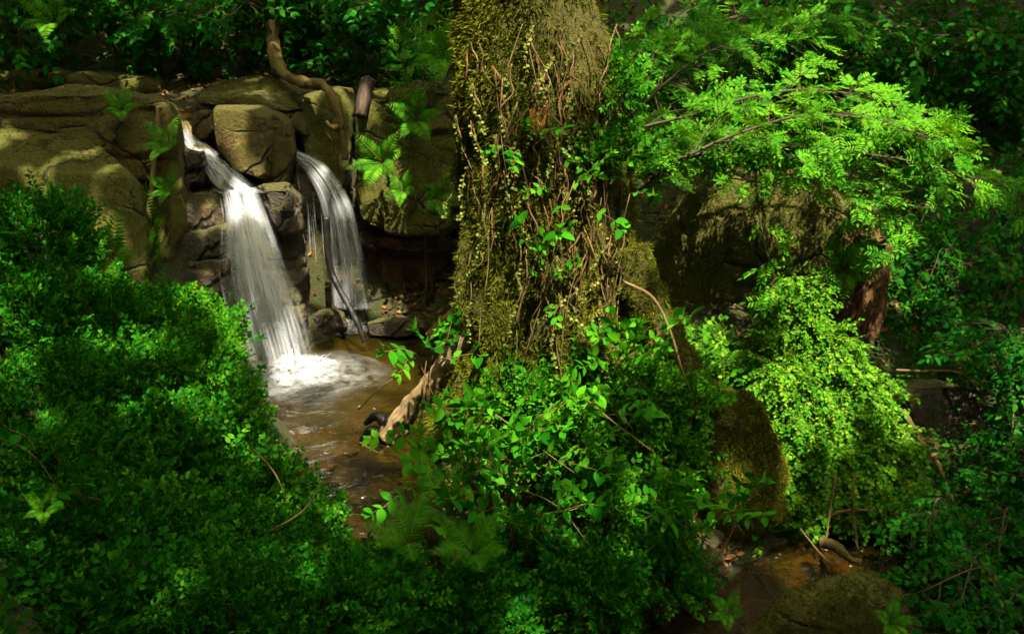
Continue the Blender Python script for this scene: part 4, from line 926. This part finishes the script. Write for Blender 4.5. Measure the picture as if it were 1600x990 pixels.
# ------------------------------------------------------------------ boughs: rowan, saplings, background
def bough(st, fa, path, kind, rs, r0=.012, step=.10, side=.28, nsp=3, ups=(0, -.2, 1), smin=.8, smax=1.15, tone=0., start=.15, droop=.1):
    path = catmull(path, 8); tube(st, path, r0, r0 * .3, 6, .15)
    seg = np.linalg.norm(np.diff(path, axis=0), axis=1); cum = np.append(0, np.cumsum(seg)); Ltot = cum[-1]; pts, dirs = [], []
    for s in np.arange(Ltot * start, Ltot, step):
        at = np.array([np.interp(s, cum, path[:, c]) for c in range(3)]); k = min(np.searchsorted(cum, s), len(path) - 1); d = norm(path[k] - path[k - 1])
        sd = norm(np.cross(d, [0, -.3, 1.0])) * (1 if rs.rand() < .5 else -1); l = side * rs.uniform(.4, 1.2) * (1.1 - .5 * s / Ltot)
        e = at + norm(sd * .8 + d * .6 + rs.normal(size=3) * .3 + np.array([0, 0, -droop])) * l
        tw = catmull([at, (at + e) / 2 + rs.normal(size=3) * .03 * l + np.array([0, 0, .04 * l]), e], 3); tube(st, tw, r0 * .3, r0 * .12, 4)
        for q in np.linspace(.35, 1, nsp):
            pts.append(at + (e - at) * q); dirs.append(norm(e - at) + rs.normal(size=3) * .4)
    pts.append(path[-1]); dirs.append(norm(path[-1] - path[-3])); pts, dirs = np.array(pts), np.array(dirs)
    place(fa, kind, pts, dirs, np.tile(ups, (len(pts), 1)) + rs.normal(size=pts.shape) * .25, rs, smin, smax, .12, tone)

rsR = np.random.RandomState(77)
ro = P(930, 400, 6.2); ro = np.array([ro[0], ro[1], gz(ro[0], ro[1])])
row = thing('rowan_tree', 'rowan tree spreading feathery light green leaves right of the mossy trunk', 'tree', ro)
ta = Acc(); tube(ta, catmull([ro - [0, 0, .1], P(925, 330, 6.25), P(920, 160, 6.3), P(915, -60, 6.4), P(920, -400, 6.4)], 8), .06, .03, 10, .2); ta.build('trunk', M['dark_twig'], row, ro, True)
BO = [
 ([(985, 305, 5.5), (1040, 262, 5.35), (1100, 240, 5.25), (1230, 230, 5.2), (1330, 238, 5.15), (1420, 252, 5.1), (1500, 272, 5.1), (1575, 295, 5.1)], .020, .30, .12),
 ([(1000, 200, 5.6), (1080, 180, 5.5), (1180, 150, 5.4), (1280, 140, 5.4), (1380, 160, 5.4), (1460, 190, 5.4)], .013, .34, .16),
 ([(985, 180, 5.8), (1040, 130, 5.8), (1100, 85, 5.9), (1180, 60, 6.0), (1260, 60, 6.0)], .013, .36, .02),
 ([(1060, 250, 5.2), (1150, 210, 5.1), (1260, 180, 5.0), (1370, 190, 5.0), (1480, 225, 5.0)], .011, .36, .18),
 ([(1180, 250, 5.15), (1184, 310, 5.1), (1192, 370, 5.1), (1212, 440, 5.1)], .010, .20, .2),
 ([(1230, 232, 5.2), (1300, 270, 5.1), (1370, 310, 5.05), (1410, 340, 5.0)], .009, .28, .1),
 ([(1010, 225, 5.6), (1060, 215, 5.5), (1120, 215, 5.4), (1200, 205, 5.3)], .010, .30, .16),
 ([(1085, 242, 5.3), (1130, 275, 5.3), (1170, 282, 5.25), (1250, 300, 5.2)], .007, .16, .1),
 ([(975, 120, 6.0), (1060, 60, 6.4), (1180, 20, 6.6), (1320, 30, 6.6)], .012, .40, -.08)]
for i, (pp, r0, sd, tn) in enumerate(BO):
    s, f = Acc(), Acc(); sparse = i in (4, 7)
    bough(s, f, ([P(935, pp[0][1] + 25, 6.2)] if pp[0][0] < 1015 else []) + [P(q[0], q[1], q[2] + .4) for q in pp], 'rowan', rsR, r0, .17 if sparse else .062, sd, 1 if sparse else 2, (0, -.55, .85), .6, .95, tn, .12)
    b = s.build('branch', M['dark_twig'], row, ro, True); f.build('leaves', M['rowan'], b, ro)

def sapling(name, label, cat, kind, mat, base, tips, group, seed, step=.12, side=.3, r0=.012, tone=0., nsp=2, sm=(.8, 1.15)):
    rs = np.random.RandomState(seed + 3000); base = np.array([base[0], base[1], gz(base[0], base[1])])
    t = thing(name, label, cat, base, group); s, f = Acc(), Acc()
    for tip in tips:
        tip = np.array(tip); mid = base * .5 + tip * .5 + np.array([rs.normal() * .1, rs.normal() * .1, .25 + .1 * rs.rand()])
        bough(s, f, [base + rs.normal(size=3) * .03, mid, tip], kind, rs, r0, step, side, nsp, (0, -.45, .9), sm[0], sm[1], tone, .3)
    s.build('stem', M['dark_twig'], t, base, True); f.build('leaves', M[mat], t, base)
    return t
rsB = np.random.RandomState(123)
def bg_sap(i, u, Y, label, group, rows, spread, kind='beech', mat='beech', n=5, tone=-.05, **kw):
    b = P(u, 120, Y); tips = []
    for k in range(n):
        uu, vv = u + rsB.uniform(-spread, spread), rsB.uniform(*rows); tips.append(P(uu, vv, Y - rsB.uniform(.1, 1.2)))
    sapling('sapling', label, 'sapling', kind, mat, (b[0], b[1]), tips, group, i, tone=tone, **kw)
g1 = 'leafy saplings behind the falls'
for i, u in enumerate(range(-40, 700, 46)):
    bg_sap(i, u, 9.6 + rsB.rand() * 1.3, 'dim broad leaved sapling in the deep shade behind the waterfalls', g1, (-60, 95), 110)
g2 = 'leafy saplings on the upper right slope'
for i, u in enumerate(range(1040, 1680, 50)):
    bg_sap(40 + i, u, 8.6 + rsB.rand() * 1.3, 'dim broad leaved sapling in the deep shade of the upper right slope', g2, (-40, 240), 110, tone=-.1)
g3 = 'low plants on the right slope'
for i in range(14):
    u, v = rsB.uniform(1390, 1630), rsB.uniform(290, 540); Y = np.interp(v, [290, 540], [8.0, 6.2]); b = P(u, v, Y)
    sapling('low_plant', 'small dim green plant on the brown leaf covered right slope', 'plant', 'beech', 'beech', (b[0], b[1]), [P(u + rsB.uniform(-70, 70), v - rsB.uniform(0, 70), Y - .3) for k in range(3)], g3, 80 + i, .10, .2, .006, -.08, 1, (.5, .8))
g4 = 'drooping shrubs on the right bank'
for i, (u, v, Y) in enumerate(((1560, 560, 5.2), (1600, 660, 5.0), (1560, 760, 4.8), (1470, 860, 4.4), (1560, 880, 4.2), (1500, 960, 3.9), (1610, 960, 3.9), (1640, 800, 4.4))):
    b = P(u + 40, v + 60, Y + .4)
    sapling('drooping_shrub', 'dark leafy shrub drooping over the right bank of the brook', 'shrub', 'beech', 'beech', (b[0], b[1]), [P(u + rsB.uniform(-80, 80), v + rsB.uniform(-60, 60), Y + rsB.uniform(-.3, .2)) for k in range(6)], g4, 110 + i, .06, .22, .008, -.16, 2, (.35, .6))
# thin sapling with a bare stem on the cliff top
sapling('slender_sapling', 'slender sapling with pale fern like leaves on top of the cliff block', 'sapling', 'rowan', 'rowan', (P(657, 136, 8.0)[0], 8.0), [P(628, 78, 7.9), P(700, 70, 7.9), P(664, 60, 7.9)], None, 130, .16, .16, .010, .0, 1)
# background trunks
for i, (u, Y, r, lab) in enumerate(((205, 11.5, .10, 'thin dark tree trunk in the shade behind the left boulder'), (524, 11.0, .03, 'very thin dark tree stem behind the curled root'), (690, 10.6, .07, 'thin dark tree trunk just left of the mossy trunk'), (1340, 11.5, .12, 'dark tree trunk hidden in the upper right leaves'))):
    b = P(u, 100, Y); z = gz(b[0], b[1]); t = thing('background_tree', lab, 'tree', (b[0], b[1], z)); a = Acc()
    tube(a, catmull([(b[0], b[1], z - .1), (b[0] + .1, b[1], z + 1.5), (b[0], b[1] + .1, z + 4), (b[0] + .2, b[1], z + 7.5)], 10), r, r * .7, 14, .25, i); a.build('trunk', M['bark'], t, (b[0], b[1], z), True)
    f, s = Acc(), Acc()
    for k in range(4):
        zz = z + 6 + rsB.rand(); bough(s, f, [(b[0], b[1], zz), (b[0] + rsB.normal() * .8, b[1] + rsB.normal() * .8, zz + .8), (b[0] + rsB.normal() * 1.6, b[1] + rsB.normal() * 1.6, zz + 1)], 'beech', rsB, .02, .2, .5, 2)
    f.build('crown', M['beech'], t, (b[0], b[1], z)); s.build('branch', M['dark_twig'], t, (b[0], b[1], z))

# ------------------------------------------------------------------ ground cover, litter
rsG = np.random.RandomState(55)
def scatter(name, kind, mat, n, box, cond, smin, smax, tone=0., upright=.5, dz=.01):
    x, y = rsG.uniform(box[0], box[1], n), rsG.uniform(box[2], box[3], n); k = cond(x, y); x, y = x[k], y[k]; z = ground_z(x, y)
    ok = ~(((x > -2.3) & (x < .0) & (y > 4.3) & (y < 8.3) & (z < .05)) | ((z < -.33) & (y < 6)))
    x, y, z = x[ok], y[ok], z[ok]; p = np.stack([x, y, z + dz], -1); m = len(p); a = Acc()
    place(a, kind, p, np.stack([rsG.normal(size=m), rsG.normal(size=m), np.full(m, upright) + rsG.normal(size=m) * .2], -1), np.tile([0, -.3, 1.0], (m, 1)) + rsG.normal(size=(m, 3)) * .3, rsG, smin, smax, .15, tone)
    return tag(a.build(name, M[mat], None, p.mean(0)), kind='stuff')
patch = lambda x, y, s, th: fbm(np.stack([x * s, y * s, 0 * x], -1), 3, 91) > th
tag(scatter('ground_cover', 'bright', 'bright', 1900, (.85, 2.1, 4.7, 5.75), lambda x, y: patch(x, y, 2.5, -.25), .7, 1.1, -.12), 'low bright green leaves covering the ground right of the trunk', 'ground cover')
tag(scatter('ground_cover', 'bilberry', 'cover', 3000, (-1.4, .5, 8.2, 9.8), lambda x, y: patch(x, y, 2.0, -.1) & (x > -1.2), .5, .9, .05), 'low green plants covering the top of the cliff block', 'ground cover')
tag(scatter('woodland_undergrowth', 'beech', 'beech', 4200, (-9, 9, 9.2, 14), lambda x, y: patch(x, y, 1.2, -.2), .6, 1.1, -.1), 'dim leafy undergrowth covering the slope behind the falls', 'undergrowth')
tag(scatter('slope_undergrowth', 'bilberry', 'cover', 3800, (1.2, 6.5, 5.6, 9.4), lambda x, y: patch(x, y, 1.6, .02) & (x + .5 * (y - 6) > 2.4) & ((x > 2.7) | (y > 7.6)), .7, 1.2, -.08), 'low green undergrowth on the right slope', 'undergrowth')
tag(scatter('bank_undergrowth', 'bilberry', 'bilberry', 3600, (-4.5, 4.5, 1.6, 5.2), lambda x, y: (x < -.9) | (y < 3.2) | (x > 2.6), .8, 1.2, -.1), 'dark low undergrowth between the shrubs on the near banks', 'undergrowth')
LV = [(*leaf(.07, .04, 3, .3, -.3), np.full(8, .5), np.zeros(8))]
tag(scatter('leaf_litter', LV, 'litter', 9000, (-5, 6, 5, 12), lambda x, y: (y > 7.6) | (x > .6), .6, 1.1, 0., .1), 'brown fallen leaves lying on the woodland slopes', 'fallen leaves')
tag(scatter('leaf_litter', LV, 'litter', 2600, (-1.2, .4, 7.0, 8.6), lambda x, y: x > -1.3, .4, .8, 0., .1), 'small brown fallen leaves among the rubble below the cliff block', 'fallen leaves')
tag(scatter('leaf_litter', LV, 'litter', 2600, (-.5, 1.4, 4.0, 5.6), lambda x, y: x > -.5, .5, 1.0, .05, .2), 'orange brown dead leaves around the foot of the mossy trunk', 'fallen leaves')

# ------------------------------------------------------------------ waterfalls
rsW = np.random.RandomState(9)
def lerp_curve(c, m):
    p = catmull(c, 12); s = np.append(0, np.cumsum(np.linalg.norm(np.diff(p, axis=0), axis=1))); t = np.linspace(0, s[-1], m)
    return np.stack([np.interp(t, s, p[:, k]) for k in range(3)], -1), s[-1]
def veil(acc, Lc, Rc, m, k, off, seed, f0=0., f1=1., dens=None, amp=.02):
    """one thin layer of falling water between two edge curves; density along and across goes to tone"""
    A, la = lerp_curve(Lc, m); Bc, lb = lerp_curve(Rc, m); t = np.linspace(f0, f1, k)
    V = A[:, None] * (1 - t)[None, :, None] + Bc[:, None] * t[None, :, None]; w = np.linalg.norm(Bc - A, axis=1)
    bow = np.sin(PI * t)[None, :] * w[:, None] * .18
    V[..., 1] -= bow + off; q = np.stack([np.tile(t * 9, (m, 1)), np.tile(np.linspace(0, 1.6, m)[:, None], (1, k)), np.zeros((m, k))], -1).reshape(-1, 3)
    V[..., 1] += amp * fbm(q, 3, seed).reshape(m, k); V[..., 2] += amp * .5 * fbm(q + 9, 3, seed).reshape(m, k)
    edge = smooth(0, .18, t) * smooth(1, .82, t); dl = np.interp(np.linspace(0, 1, m), np.linspace(0, 1, len(dens)), dens) if dens is not None else np.ones(m)
    tone = (edge[None] * dl[:, None]).reshape(-1)
    uv = np.stack([np.tile(t * .55, (m, 1)) + seed * .37, np.tile(np.linspace(0, la, m)[:, None], (1, k)) + seed], -1).reshape(-1, 2)
    i = (np.arange(m - 1)[:, None] * k + np.arange(k - 1)[None]).ravel(); T = np.concatenate([np.stack([i, i + 1, i + k + 1], -1), np.stack([i, i + k + 1, i + k], -1)])
    acc.raw(V.reshape(-1, 3), T, tone, 0., uv)
def strands(acc, Lc, Rc, n, m, w, off, seed, jit=.03, dens=None, lo=0.):
    rs = np.random.RandomState(seed); A, la = lerp_curve(Lc, m); Bc, _ = lerp_curve(Rc, m); t_ = np.linspace(0, 1, m)
    for j in range(n):
        t = rs.rand(); a, b = sorted(rs.rand(2)); a = lo + a * .5 * (1 - lo); b = max(b, a + .35); s = np.clip(a + (b - a) * t_, 0, 1)
        dr = t + jit * np.cumsum(rs.normal(size=m)) / m ** .5
        c = np.stack([np.interp(s, t_, (A[:, k] * (1 - dr) + Bc[:, k] * dr)) for k in range(3)], -1); c[:, 1] -= off * rs.rand() + .03
        ww = w * rs.uniform(.4, 1.3) * (.5 + .5 * np.sin(PI * t_))[:, None] * np.array([[1., 0, 0]])
        V = np.stack([c - ww, c, c + ww], 1).reshape(-1, 3); i = (np.arange(m - 1)[:, None] * 3 + np.arange(2)[None]).ravel(); T = np.concatenate([np.stack([i, i + 1, i + 4], -1), np.stack([i, i + 4, i + 3], -1)])
        tone = np.stack([0 * t_, np.sin(PI * t_), 0 * t_], 1).reshape(-1) * rs.uniform(.3, 1)
        uv = np.stack([np.repeat([[0, .01, .02]], m, 0) + rs.rand() * 9, np.repeat(t_[:, None] * la, 3, 1) + rs.rand() * 9], -1).reshape(-1, 2); acc.raw(V, T, tone, 0., uv)
def foam_patch(acc, c, rx, ry, hgt, seed, nr=30, na=70, z0=.012):
    r = np.linspace(0.02, 1, nr); a = np.linspace(0, 2 * PI, na + 1); R_, A_ = np.meshgrid(r, a, indexing='ij')
    q = np.stack([np.cos(A_) * 3, np.sin(A_) * 3, R_ * 4], -1).reshape(-1, 3); nz = fbm(q, 4, seed).reshape(R_.shape); k = 1 + .22 * nz
    V = np.stack([c[0] + rx * R_ * k * np.cos(A_), c[1] + ry * R_ * k * np.sin(A_), c[2] + z0 + hgt * (1 - R_) ** 2 * (1 + .9 * nz)], -1).reshape(-1, 3)
    i = (np.arange(nr - 1)[:, None] * (na + 1) + np.arange(na)[None]).ravel(); T = np.concatenate([np.stack([i, i + 1, i + na + 2], -1), np.stack([i, i + na + 2, i + na + 1], -1)])
    acc.raw(V, T, ((1 - R_) ** 1.7 * 1.25).reshape(-1).clip(0, 1), 0., np.stack([(A_ + .5 * nz) * 1.9 + .01, R_ * .5 + seed + .06 * nz], -1).reshape(-1, 2))
def splash(acc, c, n, r, h, seed):
    rs = np.random.RandomState(seed); m = 7; t_ = np.linspace(0, 1, m)
    for j in range(n):
        a = rs.rand() * 2 * PI; l = r * rs.uniform(.3, 1) ; b = c + np.array([rs.normal() * r * .25, rs.normal() * r * .25, 0]); hh = h * rs.uniform(.2, 1)
        p = b + np.stack([np.cos(a) * l * t_, np.sin(a) * l * t_, hh * 4 * t_ * (1 - t_ * .8)], -1); s = np.array([-np.sin(a), np.cos(a), .6]) * .006 * rs.uniform(.5, 1.6)
        V = np.stack([p - s, p, p + s], 1).reshape(-1, 3); i = (np.arange(m - 1)[:, None] * 3 + np.arange(2)[None]).ravel(); T = np.concatenate([np.stack([i, i + 1, i + 4], -1), np.stack([i, i + 4, i + 3], -1)])
        acc.raw(V, T, np.stack([0 * t_, np.sin(PI * t_) * .8, 0 * t_], 1).reshape(-1), 0., np.stack([np.repeat([[0, .01, .02]], m, 0) + rs.rand() * 9, np.repeat(t_[:, None] * l, 3, 1) + rs.rand() * 9], -1).reshape(-1, 2))

o = P(440, 560, 7.1); o[2] = 0.0
wf = thing('waterfall', 'tall white main waterfall sliding down the rock steps into the pool', 'waterfall', o)
chL = [P(280, 186, 7.85), P(286, 215, 7.72), P(312, 250, 7.55), P(332, 285, 7.42), P(352, 300, 7.32)]
chR = [P(300, 190, 7.85), P(322, 222, 7.7), P(345, 240, 7.5), P(372, 268, 7.35), P(398, 290, 7.28)]
a = Acc()
for k in range(3): veil(a, chL, chR, 40, 24, .03 + .025 * k, 3 + k, dens=[.55, .9, 1, 1, 1])
strands(a, chL, chR, 40, 16, .012, .10, 4); a.build('upper_chute', M['fall'], wf, o, True)
mdL = [P(350, 298, 7.3), P(354, 330, 7.16), P(352, 370, 7.04), P(352, 430, 6.98), P(366, 500, 6.95), P(384, 556, 6.93)]
mdR = [P(404, 290, 7.28), P(420, 330, 7.16), P(440, 380, 7.02), P(462, 440, 6.96), P(482, 500, 6.93), P(496, 556, 6.9)]
a = Acc()
for k in range(3): veil(a, mdL, mdR, 70, 44, .02 + .03 * k, 11 + k, .0 + .02 * k, 1 - .01 * k, dens=[1, 1, .85, .8, .72, .6, .7])
veil(a, mdL, mdR, 70, 30, .12, 19, .38, .98, dens=[.9, 1, 1, 1, .95, .9, .9])
strands(a, mdL, mdR, 130, 24, .010, .16, 5); a.build('falling_sheet', M['fall'], wf, o, True)
a = Acc(); foam_patch(a, P(382, 305, 7.18), .2, .14, .05, 5, 16, 40, .03); a.build('foam_step', M['foam'], wf, o, True)
a = Acc(); c = P(468, 590, 6.6); c[2] = 0; 
foam_patch(a, c + [-.05, .10, 0], .58, .52, .13, 6); foam_patch(a, c + [.05, -.02, 0], .78, .66, .03, 8, z0=.02); a.build('foam', M['foam'], wf, o, True)
a = Acc(); splash(a, c + [0, .1, .02], 110, .26, .05, 3); a.build('splash', M['strand'], wf, o, True)
o = P(540, 480, 8.0); o[2] = .05
w2 = thing('waterfall', 'smaller curved waterfall in the dark recess right of the square block', 'waterfall', o)
sL = [P(454, 236, 7.95), P(470, 252, 7.85), P(500, 300, 7.75), P(512, 360, 7.72), P(516, 420, 7.72), P(514, 474, 7.72)]
sR = [P(458, 230, 7.95), P(506, 252, 7.85), P(546, 305, 7.70), P(564, 370, 7.66), P(576, 430, 7.64), P(588, 478, 7.62)]
a = Acc()
for k in range(3): veil(a, sL, sR, 60, 26, .02 + .03 * k, 31 + k, dens=[1, 1, .9, .8, .75, .7])
strands(a, sL, sR, 80, 22, .008, .08, 15); a.build('falling_sheet', M['thin_fall'], w2, o, True)
a = Acc(); strands(a, [P(462, 250, 8.05), P(470, 360, 8.05), P(480, 470, 8.0)], [P(500, 270, 7.95), P(508, 380, 7.95), P(512, 470, 7.9)], 22, 22, .006, .04, 16, .01); a.build('trickle', M['strand'], w2, o, True)
a = Acc(); c = P(535, 480, 7.75); foam_patch(a, np.array([c[0], c[1], .03]), .36, .28, .07, 12, 22, 50); foam_patch(a, np.array([c[0] + .05, c[1] - .02, .03]), .30, .2, .02, 13, 22, 50, .02); a.build('foam', M['foam'], w2, o, True)
a = Acc(); splash(a, np.array([c[0], c[1], .06]), 40, .16, .04, 7); a.build('splash', M['strand'], w2, o, True)

# ------------------------------------------------------------------ canopy added out of view, its gaps shaped to place the sun patches
LIT = [(1.95, 5.0, .8, 1), (1.5, 5.9, 1.35, 1), (.9, 5.9, .7, .8), (.25, 4.8, .7, 1), (-.3, 5.4, .75, 1), (-2.1, 4.7, .8, .62), (-2.7, 5.3, .6, .5), (.3, 4.2, .7, .85), (-1.2, 6.4, .85, 1), (-2.1, 7.55, .75, .82), (-2.2, 7.9, .4, .8), (-.85, 7.5, .45, .7), (-.4, 4.9, .35, .95), (-1.75, 5.1, .6, .7), (-1.1, 8.0, .7, .85), (-2.8, 6.7, .7, .3), (1.75, 6.55, .95, .9), (2.35, 4.85, .7, .95), (-1.45, 7.75, .6, .6), (-1.1, 5.6, .5, .8)]
def sunshade():
    rs = np.random.RandomState(99); n = 56000
    p = np.stack([rs.uniform(-17, 17, n), rs.uniform(-17, 19, n), rs.uniform(8.5, 11.5, n)], -1)
    q = p - SUN_TO[None] * ((p[:, 2] - 1.0) / SUN_TO[2])[:, None]
    lit = np.zeros(n)
    for x, y, r, s in LIT: lit = np.maximum(lit, s * np.exp(-(((q[:, 0] - x) ** 2 + (q[:, 1] - y) ** 2) / r ** 2) ** 1.5))
    lit = lit + .12 * fbm(q * 1.8, 2, 44)
    mid = np.exp(-(((q[:, 0] + .25) / 3.3) ** 2 + ((q[:, 1] - 6.0) / 2.5) ** 2) ** 2)      # leaves thinned so the middle gets more light
    dark = np.maximum(smooth(4.1, 3.1, q[:, 1]), np.maximum(smooth(3.2, 4.2, q[:, 0]), smooth(-4.0, -5.2, q[:, 0])))
    keep = rs.rand(n) > np.clip(np.maximum(lit * 1.25, np.maximum(.75 * mid, .48 * (1 - dark) + .07 * dark)), 0.05, .985)
    p = p[keep]; m = len(p); a = Acc(); Vl, Tl = leaf(.46, .32, 3, .2, .2)
    d = rs.normal(size=(m, 3)) * np.array([1, 1, .4]); u = np.tile([0, 0, 1.0], (m, 1)) + rs.normal(size=(m, 3)) * .45
    a.inst((Vl, Tl, np.full(len(Vl), .5), np.zeros(len(Vl))), frames(d, u), p, rs.uniform(.7, 1.2, m), rs.normal(size=m) * .2)
    tag(a.build('leaf_sunshade', M['sunshade'], None, (0, 0, 9)), 'unseen leafy canopy closing overhead', 'sunshade', kind='stuff')
sunshade()

# ------------------------------------------------------------------ light, camera, render
w = bpy.data.worlds.new('World'); bpy.context.scene.world = w; w.use_nodes = True
nt = w.node_tree; bg = nt.nodes['Background']; sky = nt.nodes.new('ShaderNodeTexSky'); sky.sky_type = 'NISHITA'; sky.sun_disc = False
elev = math.asin(SUN_TO[2]); sky.sun_elevation = elev; sky.sun_rotation = math.atan2(SUN_TO[0], SUN_TO[1]); sky.dust_density = 3.0
hs = nt.nodes.new('ShaderNodeHueSaturation'); hs.inputs['Saturation'].default_value = 0.1
nt.links.new(sky.outputs[0], hs.inputs['Color']); wb = nt.nodes.new('ShaderNodeMix'); wb.data_type = 'RGBA'; wb.blend_type = 'MULTIPLY'; wb.inputs[0].default_value = 1.0; wb.inputs[7].default_value = (1.0, 0.95, 0.72, 1); nt.links.new(hs.outputs[0], wb.inputs[6]); nt.links.new(wb.outputs[2], bg.inputs[0]); bg.inputs[1].default_value = 0.15
sl = bpy.data.lights.new('sun', 'SUN'); sl.energy = 2.4; sl.angle = math.radians(0.5); sl.color = (1.0, 0.93, 0.78)
so = bpy.data.objects.new('sun', sl); C.objects.link(so); so.location = (3, -4, 12)
so.rotation_euler = Vector(SUN_TO).to_track_quat('Z', 'Y').to_euler()
cd = bpy.data.cameras.new('camera'); co = bpy.data.objects.new('camera', cd); C.objects.link(co)
co.location = (0, 0, CAM_H); co.rotation_euler = (math.radians(90) - PITCH, 0, 0); cd.sensor_width = 36; cd.lens = 36 * FPX / 1600; cd.clip_end = 500; cd.clip_start = .05
sc = bpy.context.scene; sc.camera = co
sc.view_settings.view_transform = 'Standard'; sc.view_settings.look = 'None'; sc.view_settings.gamma = 1.0; sc.view_settings.exposure = 3.25
sc.render.engine = 'CYCLES'; cy = sc.cycles
cy.use_denoising = True; cy.max_bounces = 6; cy.diffuse_bounces = 3; cy.glossy_bounces = 2; cy.transmission_bounces = 3; cy.transparent_max_bounces = 24; cy.caustics_reflective = False; cy.caustics_refractive = False
cy.sample_clamp_indirect = 6.0
